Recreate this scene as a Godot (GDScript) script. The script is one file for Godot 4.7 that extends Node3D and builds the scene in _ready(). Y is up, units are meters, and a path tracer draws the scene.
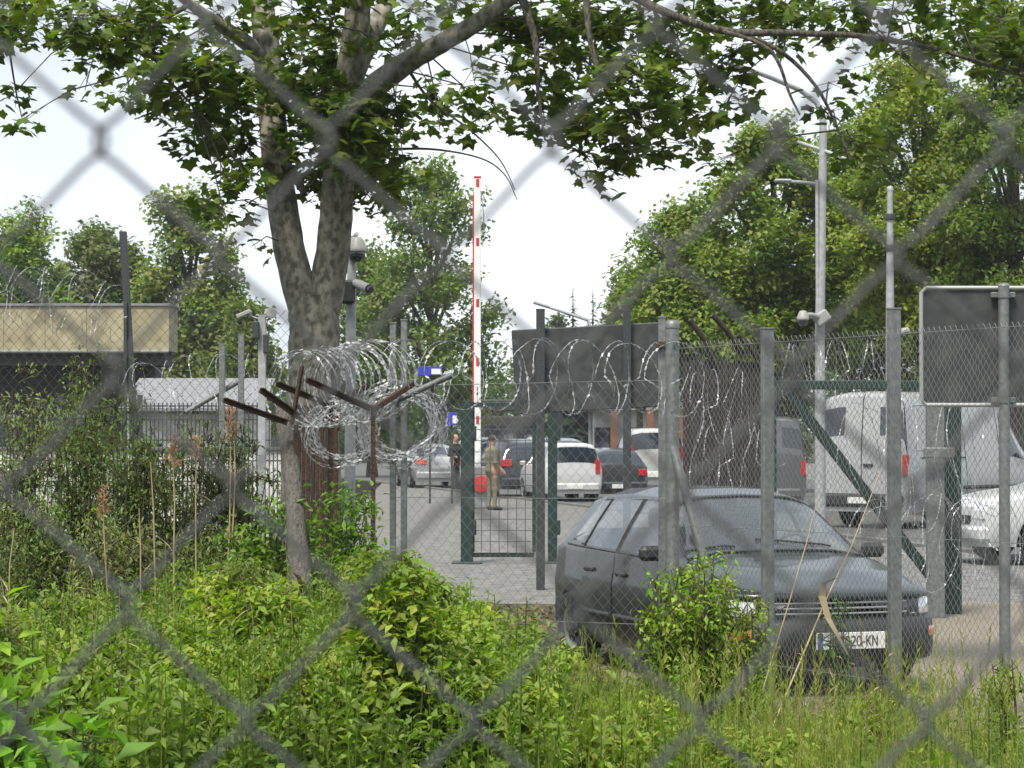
extends Node3D

const F := 2600.0                     # focal length of the lens in pixels of a 1024 x 768 picture
const EYE := Vector3(0, 1.82, 0)
var aim := Basis(Vector3.RIGHT, atan(48.0 / F))
var rng := RandomNumberGenerator.new()
var used := {}
var mats := {}

# ---------------------------------------------------------------- mesh buffer
class MB:
	var v := PackedVector3Array()
	var n := PackedVector3Array()
	var c := PackedColorArray()
	var i := PackedInt32Array()
	var col := Color.WHITE
	func vert(p: Vector3, nn: Vector3) -> int:
		v.append(p); n.append(nn); c.append(col)
		return v.size() - 1
	func tri(a: Vector3, b: Vector3, d: Vector3):       # counter-clockwise seen from outside
		var nn := (b - a).cross(d - a).normalized()
		var k := vert(a, nn); vert(b, nn); vert(d, nn)
		i.append_array(PackedInt32Array([k, k + 2, k + 1]))
	func quad(a: Vector3, b: Vector3, d: Vector3, e: Vector3):
		var nn := (d - a).cross(e - b).normalized()
		var k := vert(a, nn); vert(b, nn); vert(d, nn); vert(e, nn)
		i.append_array(PackedInt32Array([k, k + 2, k + 1, k, k + 3, k + 2]))
	func poly(pts: Array, nn: Vector3):
		var k := v.size()
		for p in pts: vert(p, nn)
		for j in range(1, pts.size() - 1): i.append_array(PackedInt32Array([k, k + j + 1, k + j]))
	func box(at: Vector3, s: Vector3, b := Basis.IDENTITY, ch := 0.0):
		var h := s / 2.0
		if ch <= 0.0:
			for ax in 3:
				for sg in [-1.0, 1.0]:
					var u := (ax + 1) % 3
					var w := (ax + 2) % 3
					var pts := []
					for q in [[-1, -1], [1, -1], [1, 1], [-1, 1]]:
						var p := Vector3.ZERO
						p[ax] = sg * h[ax]; p[u] = q[0] * h[u] * sg; p[w] = q[1] * h[w]
						pts.append(at + b * p)
					quad(pts[0], pts[1], pts[2], pts[3])
			return
		for ax in 3:                                     # faces drawn in, with chamfers between them
			for sg in [-1.0, 1.0]:
				var u := (ax + 1) % 3
				var w := (ax + 2) % 3
				var pts := []
				for q in [[-1, -1], [1, -1], [1, 1], [-1, 1]]:
					var p := Vector3.ZERO
					p[ax] = sg * h[ax]; p[u] = q[0] * (h[u] - ch) * sg; p[w] = q[1] * (h[w] - ch)
					pts.append(at + b * p)
				quad(pts[0], pts[1], pts[2], pts[3])
		for ax in 3:
			var u := (ax + 1) % 3
			var w := (ax + 2) % 3
			for su in [-1.0, 1.0]:
				for sw in [-1.0, 1.0]:
					var pts := []
					for q in [[-1, 0], [1, 0], [1, 1], [-1, 1]]:
						var p := Vector3.ZERO
						p[ax] = q[0] * (h[ax] - ch)
						p[u] = su * (h[u] - (ch if q[1] == 1 else 0.0)); p[w] = sw * (h[w] - (0.0 if q[1] == 1 else ch))
						pts.append(at + b * p)
					if su * sw > 0: quad(pts[0], pts[1], pts[2], pts[3])
					else: quad(pts[3], pts[2], pts[1], pts[0])
		for sx in [-1.0, 1.0]:
			for sy in [-1.0, 1.0]:
				for sz in [-1.0, 1.0]:
					var a := at + b * Vector3(sx * h.x, sy * (h.y - ch), sz * (h.z - ch))
					var d := at + b * Vector3(sx * (h.x - ch), sy * h.y, sz * (h.z - ch))
					var e := at + b * Vector3(sx * (h.x - ch), sy * (h.y - ch), sz * h.z)
					if sx * sy * sz > 0: tri(a, d, e)
					else: tri(a, e, d)
	func tube(pts: Array, rad, sides := 6, caps := true):
		var m := pts.size()
		var up := Vector3.UP
		var first := v.size()
		var prev := Vector3.ZERO
		for k in m:
			var t: Vector3 = (pts[mini(k + 1, m - 1)] - pts[maxi(k - 1, 0)]).normalized()
			if k == 0:
				up = Vector3.UP if absf(t.y) < 0.9 else Vector3.RIGHT
				prev = up.cross(t).normalized()
			var s := (prev - t * prev.dot(t)).normalized()
			prev = s
			var q := t.cross(s)
			var r: float = rad[k] if rad is Array else rad
			for j in sides:
				var a := TAU * j / sides
				var d := s * cos(a) + q * sin(a)
				vert(pts[k] + d * r, d)
		for k in m - 1:
			for j in sides:
				var a := first + k * sides + j
				var b := first + k * sides + (j + 1) % sides
				var e := a + sides
				var g := b + sides
				i.append_array(PackedInt32Array([a, g, b, a, e, g]))
		if caps:
			for k in [0, m - 1]:
				var t: Vector3 = (pts[1] - pts[0]).normalized() * -1.0 if k == 0 else (pts[m - 1] - pts[m - 2]).normalized()
				var f0 := v.size()
				for j in sides: vert(v[first + k * sides + j], t)
				for j in range(1, sides - 1):
					if k == 0: i.append_array(PackedInt32Array([f0, f0 + j, f0 + j + 1]))
					else: i.append_array(PackedInt32Array([f0, f0 + j + 1, f0 + j]))
	func grid(rows: Array, flip := false, closed := false):   # smooth sheet through rows of points
		var k0 := v.size()
		var m: int = rows[0].size()
		var r := rows.size()
		for a in r:
			for b in m:
				var un: Vector3 = rows[mini(a + 1, r - 1)][b] - rows[maxi(a - 1, 0)][b]
				var b1 := (b + 1) % m if closed else mini(b + 1, m - 1)
				var b0 := (b - 1 + m) % m if closed else maxi(b - 1, 0)
				var vn: Vector3 = rows[a][b1] - rows[a][b0]
				var nn := un.cross(vn)
				if nn.length() < 1e-9: nn = Vector3.UP
				vert(rows[a][b], nn.normalized() * (-1.0 if flip else 1.0))
		for a in r - 1:
			for b in (m if closed else m - 1):
				var p := k0 + a * m + b
				var q := k0 + a * m + (b + 1) % m
				var s := p + m
				var t := q + m
				if flip: i.append_array(PackedInt32Array([p, s, t, p, t, q]))
				else: i.append_array(PackedInt32Array([p, t, s, p, q, t]))
	func lathe(at: Vector3, axis: Vector3, prof: Array, sides := 16):   # prof: [radius, along]
		var s := axis.cross(Vector3.UP if absf(axis.y) < 0.9 else Vector3.RIGHT).normalized()
		var q := axis.cross(s)
		var rows := []
		for p in prof:
			var row := []
			for j in sides:
				var a := TAU * j / sides
				row.append(at + axis * p[1] + (s * cos(a) + q * sin(a)) * p[0])
			rows.append(row)
		grid(rows, true, true)
	func mesh() -> ArrayMesh:
		var a := []
		a.resize(Mesh.ARRAY_MAX)
		a[Mesh.ARRAY_VERTEX] = v; a[Mesh.ARRAY_NORMAL] = n; a[Mesh.ARRAY_COLOR] = c; a[Mesh.ARRAY_INDEX] = i
		var m := ArrayMesh.new()
		m.add_surface_from_arrays(Mesh.PRIMITIVE_TRIANGLES, a)
		return m

# ---------------------------------------------------------------- placing and naming
func W(px: float, py: float, d: float) -> Vector3:      # the point at depth d metres that stands at a place of the picture
	var r := aim * Vector3((px - 512.0) / F, (384.0 - py) / F, -1.0)
	return EYE + r * (d / -r.z)

func G(px: float, d: float) -> Vector3:                 # the ground under it
	var p := W(px, 432, d)
	return Vector3(p.x, 0, p.z)

func R(a: float, b: float) -> float:
	return rng.randf_range(a, b)

func ball() -> Vector3:
	while true:
		var p := Vector3(R(-1, 1), R(-1, 1), R(-1, 1))
		if p.length() < 1.0: return p
	return Vector3.ZERO

func numbered(s: String) -> String:
	if not used.has(s):
		used[s] = 0
		return s
	used[s] += 1
	return "%s_%03d" % [s, used[s]]

func tag(o: Node, label: String, category: String, group := "", kind := ""):
	if label: o.set_meta("label", label)
	if category: o.set_meta("category", category)
	if group: o.set_meta("group", group)
	if kind: o.set_meta("kind", kind)

func thing(called: String, label: String, category: String, at := Vector3.ZERO, group := "") -> Node3D:
	var o := Node3D.new()
	o.name = numbered(called)
	add_child(o)
	o.position = at
	tag(o, label, category, group)
	return o

func inst(called: String, m: Mesh, mt: Material, parent: Node, at := Vector3.ZERO) -> MeshInstance3D:
	var o := MeshInstance3D.new()
	o.mesh = m
	o.material_override = mt
	o.name = numbered(called) if parent == self else called
	parent.add_child(o, true)
	o.position = at
	return o

func part(called: String, b: MB, mt: Material, parent: Node, world := true) -> MeshInstance3D:
	if world:                                            # shapes given in world coordinates under a thing that stands somewhere
		var off := Vector3.ZERO
		var q = parent
		while q != self:
			off += q.position
			q = q.get_parent()
		for k in b.v.size(): b.v[k] -= off
	return inst(called, b.mesh(), mt, parent)

func setting(called: String, b: MB, mt: Material) -> MeshInstance3D:
	var o := part(called, b, mt, self)
	o.set_meta("kind", "structure")
	return o

func many(called: String, m: Mesh, mt: Material, parent: Node, xf: Array, cols: Array, kind := "stuff") -> MultiMeshInstance3D:
	var mm := MultiMesh.new()
	mm.transform_format = MultiMesh.TRANSFORM_3D
	mm.use_colors = true
	mm.mesh = m
	mm.instance_count = xf.size()
	for k in xf.size():
		mm.set_instance_transform(k, xf[k])
		mm.set_instance_color(k, cols[k])
	var o := MultiMeshInstance3D.new()
	o.multimesh = mm
	o.material_override = mt
	o.name = numbered(called) if parent == self else called
	parent.add_child(o, true)
	if kind: o.set_meta("kind", kind)
	return o

# ---------------------------------------------------------------- materials
func noise_tex(freq: float, stops: Array, sd := 1, oct := 4, size := 512, type := FastNoiseLite.TYPE_SIMPLEX_SMOOTH) -> NoiseTexture2D:
	var nz := FastNoiseLite.new()
	nz.seed = sd
	nz.noise_type = type
	nz.frequency = freq
	nz.fractal_octaves = oct
	var t := NoiseTexture2D.new()
	t.width = size; t.height = size
	t.seamless = true
	t.noise = nz
	if stops:
		var g := Gradient.new()
		var off := PackedFloat32Array()
		var cs := PackedColorArray()
		for s in stops:
			off.append(s[0]); cs.append((s[1] as Color).linear_to_srgb())
		g.offsets = off; g.colors = cs
		t.color_ramp = g
	return t

func mat(key: String, c: Color, rough := 0.7, metal := 0.0, opt := {}) -> StandardMaterial3D:   # c is linear
	if mats.has(key): return mats[key]
	var m := StandardMaterial3D.new()
	m.resource_name = key
	m.albedo_color = Color(c.r, c.g, c.b).linear_to_srgb()
	m.roughness = rough
	m.metallic = metal
	if opt.has("tex"):
		m.albedo_texture = opt.tex
		m.albedo_color = Color.WHITE
	if opt.has("bump"):
		m.heightmap_enabled = true
		m.heightmap_texture = opt.bump
		m.heightmap_scale = opt.get("relief", 1.0)
	if opt.has("tex") or opt.has("bump"):
		m.uv1_triplanar = true
		m.uv1_world_triplanar = opt.get("world", true)
		m.uv1_scale = opt.get("scale", Vector3.ONE)
	if opt.has("coat"):
		m.clearcoat_enabled = true
		m.clearcoat = opt.coat
		m.clearcoat_roughness = 0.06
	if opt.get("vc", false): m.vertex_color_use_as_albedo = true
	if opt.has("back"):
		m.backlight_enabled = true
		m.backlight = opt.back
	if opt.has("spec"): m.metallic_specular = opt.spec
	if opt.has("alpha"):
		m.transparency = BaseMaterial3D.TRANSPARENCY_ALPHA
		m.albedo_color.a = opt.alpha
	if opt.has("glow"):
		m.emission_enabled = true
		m.emission = Color(c.r, c.g, c.b).linear_to_srgb()
		m.emission_energy_multiplier = opt.glow
	m.cull_mode = BaseMaterial3D.CULL_DISABLED
	mats[key] = m
	return m

func C(r: float, g: float, b: float) -> Color: return Color(r, g, b)

func build_materials():
	mat("leaf", Color.WHITE, 0.5, 0.0, {"vc": true, "back": Color(0.9, 1.0, 0.35), "spec": 0.35})
	mat("dry", Color.WHITE, 0.9, 0.0, {"vc": true, "back": Color(0.4, 0.36, 0.25), "spec": 0.2})
	mat("plane_bark", Color.WHITE, 0.85, 0.0, {"scale": Vector3(.9, .55, .9), "relief": 1.2,
		"tex": noise_tex(0.017, [[0.0, C(.065, .058, .042)], [.36, C(.08, .073, .053)], [.366, C(.125, .117, .09)], [.47, C(.145, .136, .107)], [.476, C(.165, .156, .126)], [.585, C(.185, .175, .143)], [.592, C(.24, .226, .182)], [1.0, C(.275, .26, .21)]], 5, 4, 1024),
		"bump": noise_tex(0.02, [], 8, 4)})
	mat("bark", Color.WHITE, 0.9, 0.0, {"scale": Vector3(2.2, .7, 2.2), "relief": 2.5,
		"tex": noise_tex(0.02, [[0.2, C(.035, .03, .022)], [.55, C(.085, .075, .058)], [.9, C(.15, .135, .11)]], 3),
		"bump": noise_tex(0.03, [], 9)})
	mat("dead_bark", Color.WHITE, 0.95, 0.0, {"scale": Vector3(3.0, 1.0, 3.0), "relief": 2.0,
		"tex": noise_tex(0.022, [[0.2, C(.04, .036, .03)], [.5, C(.085, .078, .066)], [.85, C(.14, .13, .112)]], 13), "bump": noise_tex(0.03, [], 10)})
	mat("rot", Color.WHITE, 0.95, 0.0, {"scale": Vector3.ONE * 5.0, "relief": 3.0,
		"tex": noise_tex(0.03, [[0.2, C(.03, .018, .01)], [.6, C(.12, .06, .03)], [.9, C(.2, .11, .06)]], 14), "bump": noise_tex(0.04, [], 11)})
	mat("galvanised", Color.WHITE, 0.5, 0.35, {"scale": Vector3.ONE * 1.3,
		"tex": noise_tex(0.03, [[0.2, C(.125, .138, .138)], [.5, C(.165, .18, .178)], [.8, C(.215, .228, .222)]], 21)})
	mat("wire", C(.24, .25, .255), 0.5, 0.45)
	mat("wire_dull", Color.WHITE, 0.6, 0.3, {"scale": Vector3.ONE * 9.0, "tex": noise_tex(0.03, [[0.2, C(.05, .052, .052)], [.6, C(.085, .088, .09)], [.9, C(.13, .13, .128)]], 22)})
	mat("razor", C(.46, .47, .49), 0.5, 0.6)
	mat("green_paint", Color.WHITE, 0.5, 0.0, {"scale": Vector3.ONE * 2.0, "tex": noise_tex(0.03, [[0.2, C(.006, .018, .015)], [.5, C(.009, .028, .023)], [.85, C(.016, .042, .034)]], 23)})
	mat("dark_paint", Color.WHITE, 0.55, 0.1, {"scale": Vector3.ONE * 2.0, "tex": noise_tex(0.03, [[0.2, C(.025, .03, .032)], [.8, C(.05, .055, .056)]], 24)})
	mat("rust", Color.WHITE, 0.9, 0.1, {"scale": Vector3.ONE * 3.0, "relief": 0.5,
		"tex": noise_tex(0.025, [[0.15, C(.02, .013, .011)], [.45, C(.05, .027, .018)], [.7, C(.085, .042, .026)], [.9, C(.13, .07, .043)]], 25), "bump": noise_tex(0.06, [], 12)})
	mat("dark_board", Color.WHITE, 0.9, 0.0, {"scale": Vector3(3.0, .6, 3.0), "tex": noise_tex(0.03, [[0.2, C(.012, .010, .009)], [.55, C(.028, .023, .02)], [.85, C(.06, .05, .042)]], 26)})
	mat("sign_back", Color.WHITE, 0.55, 0.15, {"scale": Vector3.ONE * .8, "tex": noise_tex(0.015, [[0.15, C(.030, .034, .036)], [.45, C(.040, .044, .045)], [.6, C(.047, .050, .050)], [.85, C(.065, .066, .062)]], 27)})
	mat("sign_edge", C(.36, .37, .36), 0.45, 0.4)
	mat("asphalt", Color.WHITE, 0.9, 0.0, {"scale": Vector3.ONE * .35, "relief": .6,
		"tex": noise_tex(0.02, [[0.2, C(.06, .06, .06)], [.5, C(.085, .085, .083)], [.85, C(.12, .118, .112)]], 31, 6), "bump": noise_tex(0.2, [], 32, 3)})
	mat("concrete", Color.WHITE, 0.92, 0.0, {"scale": Vector3.ONE * .3, "relief": .6,
		"tex": noise_tex(0.02, [[0.12, C(.075, .073, .068)], [.3, C(.115, .112, .105)], [.5, C(.14, .137, .128)], [.85, C(.18, .177, .166)]], 33, 6), "bump": noise_tex(0.2, [], 34, 3)})
	mat("gravel", Color.WHITE, 0.95, 0.0, {"scale": Vector3.ONE * .8, "relief": 2.5,
		"tex": noise_tex(0.06, [[0.15, C(.13, .11, .08)], [.45, C(.24, .205, .155)], [.75, C(.33, .29, .225)], [.95, C(.42, .38, .31)]], 35, 6), "bump": noise_tex(0.15, [], 36, 3)})
	mat("soil", Color.WHITE, 1.0, 0.0, {"scale": Vector3.ONE * .5, "relief": 4.0,
		"tex": noise_tex(0.03, [[0.15, C(.03, .025, .015)], [.45, C(.06, .05, .03)], [.65, C(.06, .075, .025)], [.9, C(.12, .10, .06)]], 37, 6), "bump": noise_tex(0.1, [], 38, 4)})
	mat("cream", Color.WHITE, 0.8, 0.0, {"scale": Vector3(.25, .25, .25), "tex": noise_tex(0.01, [[0.15, C(.20, .175, .105)], [.4, C(.29, .255, .155)], [.6, C(.32, .285, .175)], [.85, C(.36, .325, .205)]], 41)})
	mat("dark_wall", C(.045, .042, .038), 0.9)
	mat("pale_wall", Color.WHITE, 0.85, 0.0, {"scale": Vector3.ONE * .3, "tex": noise_tex(0.01, [[0.2, C(.48, .47, .44)], [.8, C(.62, .61, .58)]], 42)})
	mat("slate_roof", Color.WHITE, 0.8, 0.0, {"scale": Vector3.ONE * .5, "tex": noise_tex(0.02, [[0.2, C(.15, .155, .163)], [.8, C(.22, .225, .233)]], 43)})
	mat("brick_red", C(.17, .07, .04), 0.85)
	mat("glass", C(.016, .022, .032), 0.04, 0.0, {"spec": 0.9})
	mat("clear_glass", C(.10, .12, .13), 0.03, 0.0, {"spec": 0.7, "alpha": .16})
	mat("seat_cloth", C(.045, .047, .05), 0.95)
	mat("cabin_plastic", C(.035, .036, .037), 0.7)
	mat("tyre", C(.022, .022, .022), 0.85)
	mat("rim", C(.32, .33, .34), 0.4, 0.6)
	mat("trim", C(.02, .021, .022), 0.55)
	mat("under", C(.02, .02, .02), 0.9)
	mat("lamp_clear", C(.66, .68, .70), 0.12, 0.2, {"coat": 1.0})
	mat("lamp_red", C(.42, .012, .012), 0.2, 0.0, {"coat": 1.0})
	mat("lamp_lit", C(1.0, .10, .05), 0.2, 0.0, {"glow": .28})
	mat("lamp_orange", C(.55, .12, .02), 0.2, 0.0, {"coat": 1.0})
	mat("chrome", C(.6, .6, .62), 0.2, 0.9)
	mat("plate", C(.62, .62, .60), 0.4)
	mat("plate_ink", C(.02, .02, .02), 0.5)
	mat("plate_blue", C(.03, .05, .30), 0.4)
	mat("white_paint", C(.44, .45, .455), 0.4, 0.0, {"coat": .6})
	mat("white_plain", C(.68, .68, .67), 0.5)
	mat("red_paint", C(.42, .03, .03), 0.45)
	mat("grey_pole", Color.WHITE, 0.55, 0.1, {"scale": Vector3.ONE * .5, "tex": noise_tex(0.03, [[0.2, C(.27, .28, .285)], [.8, C(.37, .38, .385)]], 44)})
	mat("camera_white", C(.26, .26, .25), 0.5)
	mat("blue_sign", C(.03, .04, .35), 0.5)
	mat("skin_cloth", Color.WHITE, 0.9, 0.0, {"vc": true})

# ---------------------------------------------------------------- plants
func leaf_shape(b: MB, at: Vector3, along: Vector3, side: Vector3, l: float, w: float, fold := 0.15):   # pointed leaf folded along its midrib, four faces
	var up := side.cross(along).normalized()
	var mid := at + along * l * 0.45 - up * l * 0.03
	var tip := at + along * l - up * l * 0.12
	var e1 := at + along * l * 0.4 + side * w * 0.5 + up * w * fold
	var e2 := at + along * l * 0.4 - side * w * 0.5 + up * w * fold
	b.tri(at, mid, e1); b.tri(mid, tip, e1)
	b.tri(at, e2, mid); b.tri(mid, e2, tip)

func plane_leaf(sd: int, tone := Color.WHITE) -> ArrayMesh:                   # five-lobed leaf, one unit long, stalk at the origin
	var q := RandomNumberGenerator.new()
	q.seed = sd
	var pol := [[-2.6, .45], [-2.05, .74], [-1.72, .56], [-1.08, .92], [-.58, .66], [0.0, 1.05], [.58, .66], [1.08, .92], [1.72, .56], [2.05, .74], [2.6, .45]]
	var pts := []
	for k in pol.size():
		var r: float = pol[k][1] * q.randf_range(.88, 1.12) * .62
		var a: float = pol[k][0] + q.randf_range(-.08, .08)
		var p := Vector3(sin(a) * r, 0, .42 + cos(a) * r)
		p.y = -0.16 * p.x * p.x * 2.0 - .10 * p.z * p.z + q.randf_range(-.04, .04)
		pts.append(p)
	var b := MB.new()
	b.col = tone
	var mid := Vector3(0, .03, .40)
	for k in pts.size() - 1: b.tri(mid, pts[k], pts[k + 1])
	b.tri(mid, pts[pts.size() - 1], Vector3(0, 0, .30)); b.tri(mid, Vector3(0, 0, .30), pts[0])
	b.quad(Vector3(-.012, 0, -.3), Vector3(.012, 0, -.3), Vector3(.012, 0, .31), Vector3(-.012, 0, .31))
	return b.mesh()

func spray(sd: int, count: int, reach: float, l: float, w: float, twig := true) -> ArrayMesh:   # a twig end with its leaves
	rng.seed = sd
	var b := MB.new()
	for k in count:
		var p := ball() * reach
		var a := Vector3(R(-1, 1), R(-.75, .45), R(-1, 1)).normalized()
		var s := a.cross(Vector3(R(-.4, .4), 1, R(-.4, .4))).normalized()
		b.col = Color.WHITE * R(.8, 1.2)
		b.col.a = 1
		leaf_shape(b, p, a, s, l * R(.7, 1.25), w * R(.8, 1.2))
	if twig:
		b.col = Color(.6, .5, .6)
		for k in 2: b.tube([Vector3.ZERO, ball() * reach * .7, ball() * reach], [.006, .004, .002], 3, false)
	return b.mesh()

func leaf_cols(n: int, base: Color, vary := .25) -> Array:
	var out := []
	for k in n:
		var y := R(1.0 - vary, 1.0 + vary) * 1.75
		out.append(Color(base.r * y * R(.82, 1.22), base.g * y, base.b * y * R(.8, 1.2)))
	return out

func turned(p: Vector3, s: float) -> Transform3D:
	return Transform3D(Basis.from_euler(Vector3(R(-.5, .5), R(0, TAU), R(-.5, .5))).scaled(Vector3.ONE * s), p)

var sprays := []

# a broad-leaved tree: lobes are [x, y, radius] of the crown in metres about the foot of the trunk, seen from the camera's side
func broad_tree(called: String, label: String, foot: Vector3, height: float, spread: float, low: float, sd: int, tone: Color, count: int, size := 1.0, group := "trees beyond the checkpoint", lean := 0.0):
	rng.seed = sd
	var t := thing(called, label, "tree", foot, group)
	var lobes := []
	var nl := 24
	for k in nl:
		var f := (k + .5) / nl
		var y := lerpf(low, height * .95, f)
		var w := spread * pow(sin(PI * lerpf(.2, .93, f)), .8)
		var a := k * 2.4 + R(-.5, .5)
		lobes.append([Vector3(cos(a) * w * R(.3, .85) + lean * f, y, sin(a) * w * R(.3, .85)), spread * R(.18, .42) * (1.15 - .45 * f)])
	lobes.append([Vector3(lean, height - spread * .2, 0), spread * .3])
	var b := MB.new()
	var tr := height * .021
	var top := Vector3(lean * .8, height * .8, 0)
	var axis := []
	var rad := []
	for k in 9:
		var f := k / 8.0
		axis.append(top * f + Vector3(R(-.12, .12), 0, R(-.12, .12)) * f)
		rad.append(tr * (1.0 - .85 * f) * (1.35 if k == 0 else 1.0))
	b.tube(axis, rad, 8)
	part("trunk", b, mats.bark, t, false)
	b = MB.new()
	var xf := []
	for l in lobes:
		var h := clampf((l[0].y - l[1] * .6) / top.y * .75, .12, .9)
		var a: Vector3 = top * h
		var m: Vector3 = a.lerp(l[0], .55) + Vector3(0, l[1] * .15, 0)
		b.tube([a, m, l[0]], [tr * (1.05 - h) * .6, tr * .28, tr * .1], 5, false)
		for k in 5:
			var e: Vector3 = l[0] + ball() * l[1] * .9
			b.tube([m.lerp(l[0], R(.2, 1)), e], [tr * .1, .01], 3, false)
	part("limb", b, mats.bark, t, false)
	var tot := 0.0
	for l in lobes: tot += l[1] * l[1]
	for l in lobes:
		var clumps := []
		for k in 10: clumps.append(l[0] + ball().normalized() * l[1] * R(.5, 1.25) * Vector3(1, .85, 1))
		for k in int(count * l[1] * l[1] / tot):
			var c: Vector3 = clumps[rng.randi() % clumps.size()]
			var p: Vector3 = c + ball() * (l[1] as float) * .40
			xf.append(turned(p, size * R(.7, 1.25)))
	many("crown", sprays[sd % sprays.size()], mats.leaf, t, xf, leaf_cols(xf.size(), tone))
	return t

func conifer(label: String, foot: Vector3, h: float, sd: int):
	rng.seed = sd
	var t := thing("spruce_tree", label, "tree", foot, "far conifers on the skyline")
	var b := MB.new()
	b.tube([Vector3.ZERO, Vector3(0, h, 0)], [h * .02, .02], 6)
	part("trunk", b, mats.bark, t, false)
	b = MB.new()
	for k in 260:
		var f := pow(R(0, 1), .7)
		var y := lerpf(h, h * .12, f)
		var a := R(0, TAU)
		var l := (.25 + h * .17 * f) * R(.6, 1.1)
		var d := Vector3(cos(a), -.25, sin(a))
		var s := d.cross(Vector3.UP).normalized()
		var g := R(.7, 1.3)
		b.col = Color(.022 * g, .042 * g, .026 * g)
		leaf_shape(b, Vector3(0, y, 0), d.normalized(), s, l, l * .42, -.25)
	part("crown", b, mats.leaf, t, false).set_meta("kind", "stuff")

func shrub(called: String, label: String, foot: Vector3, h: float, r: float, tone: Color, count: int, sm: Mesh, size := 1.0, stems := 9, sd := 1, group := ""):
	rng.seed = sd
	var t := thing(called, label, "shrub" if called.ends_with("shrub") else "plant", foot, group)
	var b := MB.new()
	var xf := []
	var tips := []
	for k in stems:
		var a := R(0, TAU)
		var e := Vector3(cos(a) * r * R(.1, .8), h * R(.6, .98), sin(a) * r * R(.1, .8))
		var m := e * Vector3(.4, .55, .4) + ball() * .06
		b.col = Color(.09, .075, .045)
		b.tube([Vector3(e.x * .12, -.03, e.z * .12), m, e], [.011, .008, .003], 5, false)
		tips.append([m, e])
	part("stem", b, mats.dry, t, false)
	for k in count:
		var s: Array = tips[k % tips.size()]
		var f := pow(R(0, 1), .8)
		var p: Vector3 = (s[0] * .35).lerp(s[0], f * 2.0) if f < .5 else s[0].lerp(s[1], f * 2.0 - 1.0)
		var off := ball() * r * .34
		p += off
		p.y = maxf(p.y, .03)
		xf.append(turned(p, size * R(.65, 1.25)))
	many("foliage", sm, mats.leaf, t, xf, leaf_cols(xf.size(), tone))
	return t

# a single herb: upright stem with leaves in rising whorls
func herb(sd: int, h: float, levels: int, per: int, l: float, w: float, droop := .25) -> ArrayMesh:
	rng.seed = sd
	var b := MB.new()
	b.col = Color(.75, .8, .6)
	var bend := Vector3(R(-.12, .12), 1, R(-.12, .12)) * h
	b.tube([Vector3(0, -.05, 0), bend * .5 + Vector3(R(-.02, .02), 0, R(-.02, .02)), bend], [.005, .004, .002], 4, false)
	for k in levels:
		var f := (k + 1.0) / levels
		for j in per:
			var a := TAU * j / per + k * 1.57 + R(-.3, .3)
			var d := Vector3(cos(a), R(-droop, droop + .25) + f * .3, sin(a)).normalized()
			var s := d.cross(Vector3(R(-.7, .7), 1, R(-.7, .7))).normalized()
			var y := R(.75, 1.2)
			b.col = Color(y, y, y)
			var sz := l * (1.15 - .5 * f) * R(.75, 1.2)
			leaf_shape(b, bend * f * .98 + d * .012, d, s, sz, w * sz / l)
	return b.mesh()

func tuft(sd: int, blades: int, h: float, w: float, seed_heads := 0) -> ArrayMesh:
	rng.seed = sd
	var b := MB.new()
	for k in blades + seed_heads:
		var head := k >= blades
		var a := R(0, TAU)
		var d := Vector3(cos(a), 0, sin(a))
		var s := Vector3(-sin(a), 0, cos(a)).rotated(Vector3.UP, R(-1.2, 1.2))
		var hh := h * (R(1.1, 1.55) if head else R(.4, 1.15))
		var out := pow(R(0, 1), 2.0) * .55 * hh * (.45 if head else 1.0)
		var p0 := Vector3(R(-.11, .11), -.02, R(-.11, .11))
		var p1 := p0 + Vector3(0, hh * .45, 0) + d * out * .18
		var p2 := p0 + Vector3(0, hh * .8, 0) + d * out * .55
		var p3 := p0 + Vector3(0, hh * (1.0 - out / hh * .35), 0) + d * out
		var y := R(.65, 1.3)
		b.col = Color(1.5 * y, 1.2 * y, 1.5 * y) if head or rng.randf() < .14 else Color(y * R(.85, 1.15), y, y)
		var ww := w * (.5 if head else R(.6, 1.2))
		b.quad(p0 - s * ww, p0 + s * ww, p1 + s * ww, p1 - s * ww)
		b.quad(p1 - s * ww, p1 + s * ww, p2 + s * ww * .7, p2 - s * ww * .7)
		b.tri(p2 - s * ww * .7, p2 + s * ww * .7, p3)
		if head:
			b.col = Color(1.5 * y, 1.2 * y, 3.0 * y)
			for q in 15:
				var c := p2.lerp(p3, q * .075)
				var e := Vector3(R(-1, 1), R(.8, 2.0), R(-1, 1)).normalized()
				leaf_shape(b, c, e, e.cross(d + Vector3(.1, .2, 0)).normalized(), .028, .007)
	return b.mesh()

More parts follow.
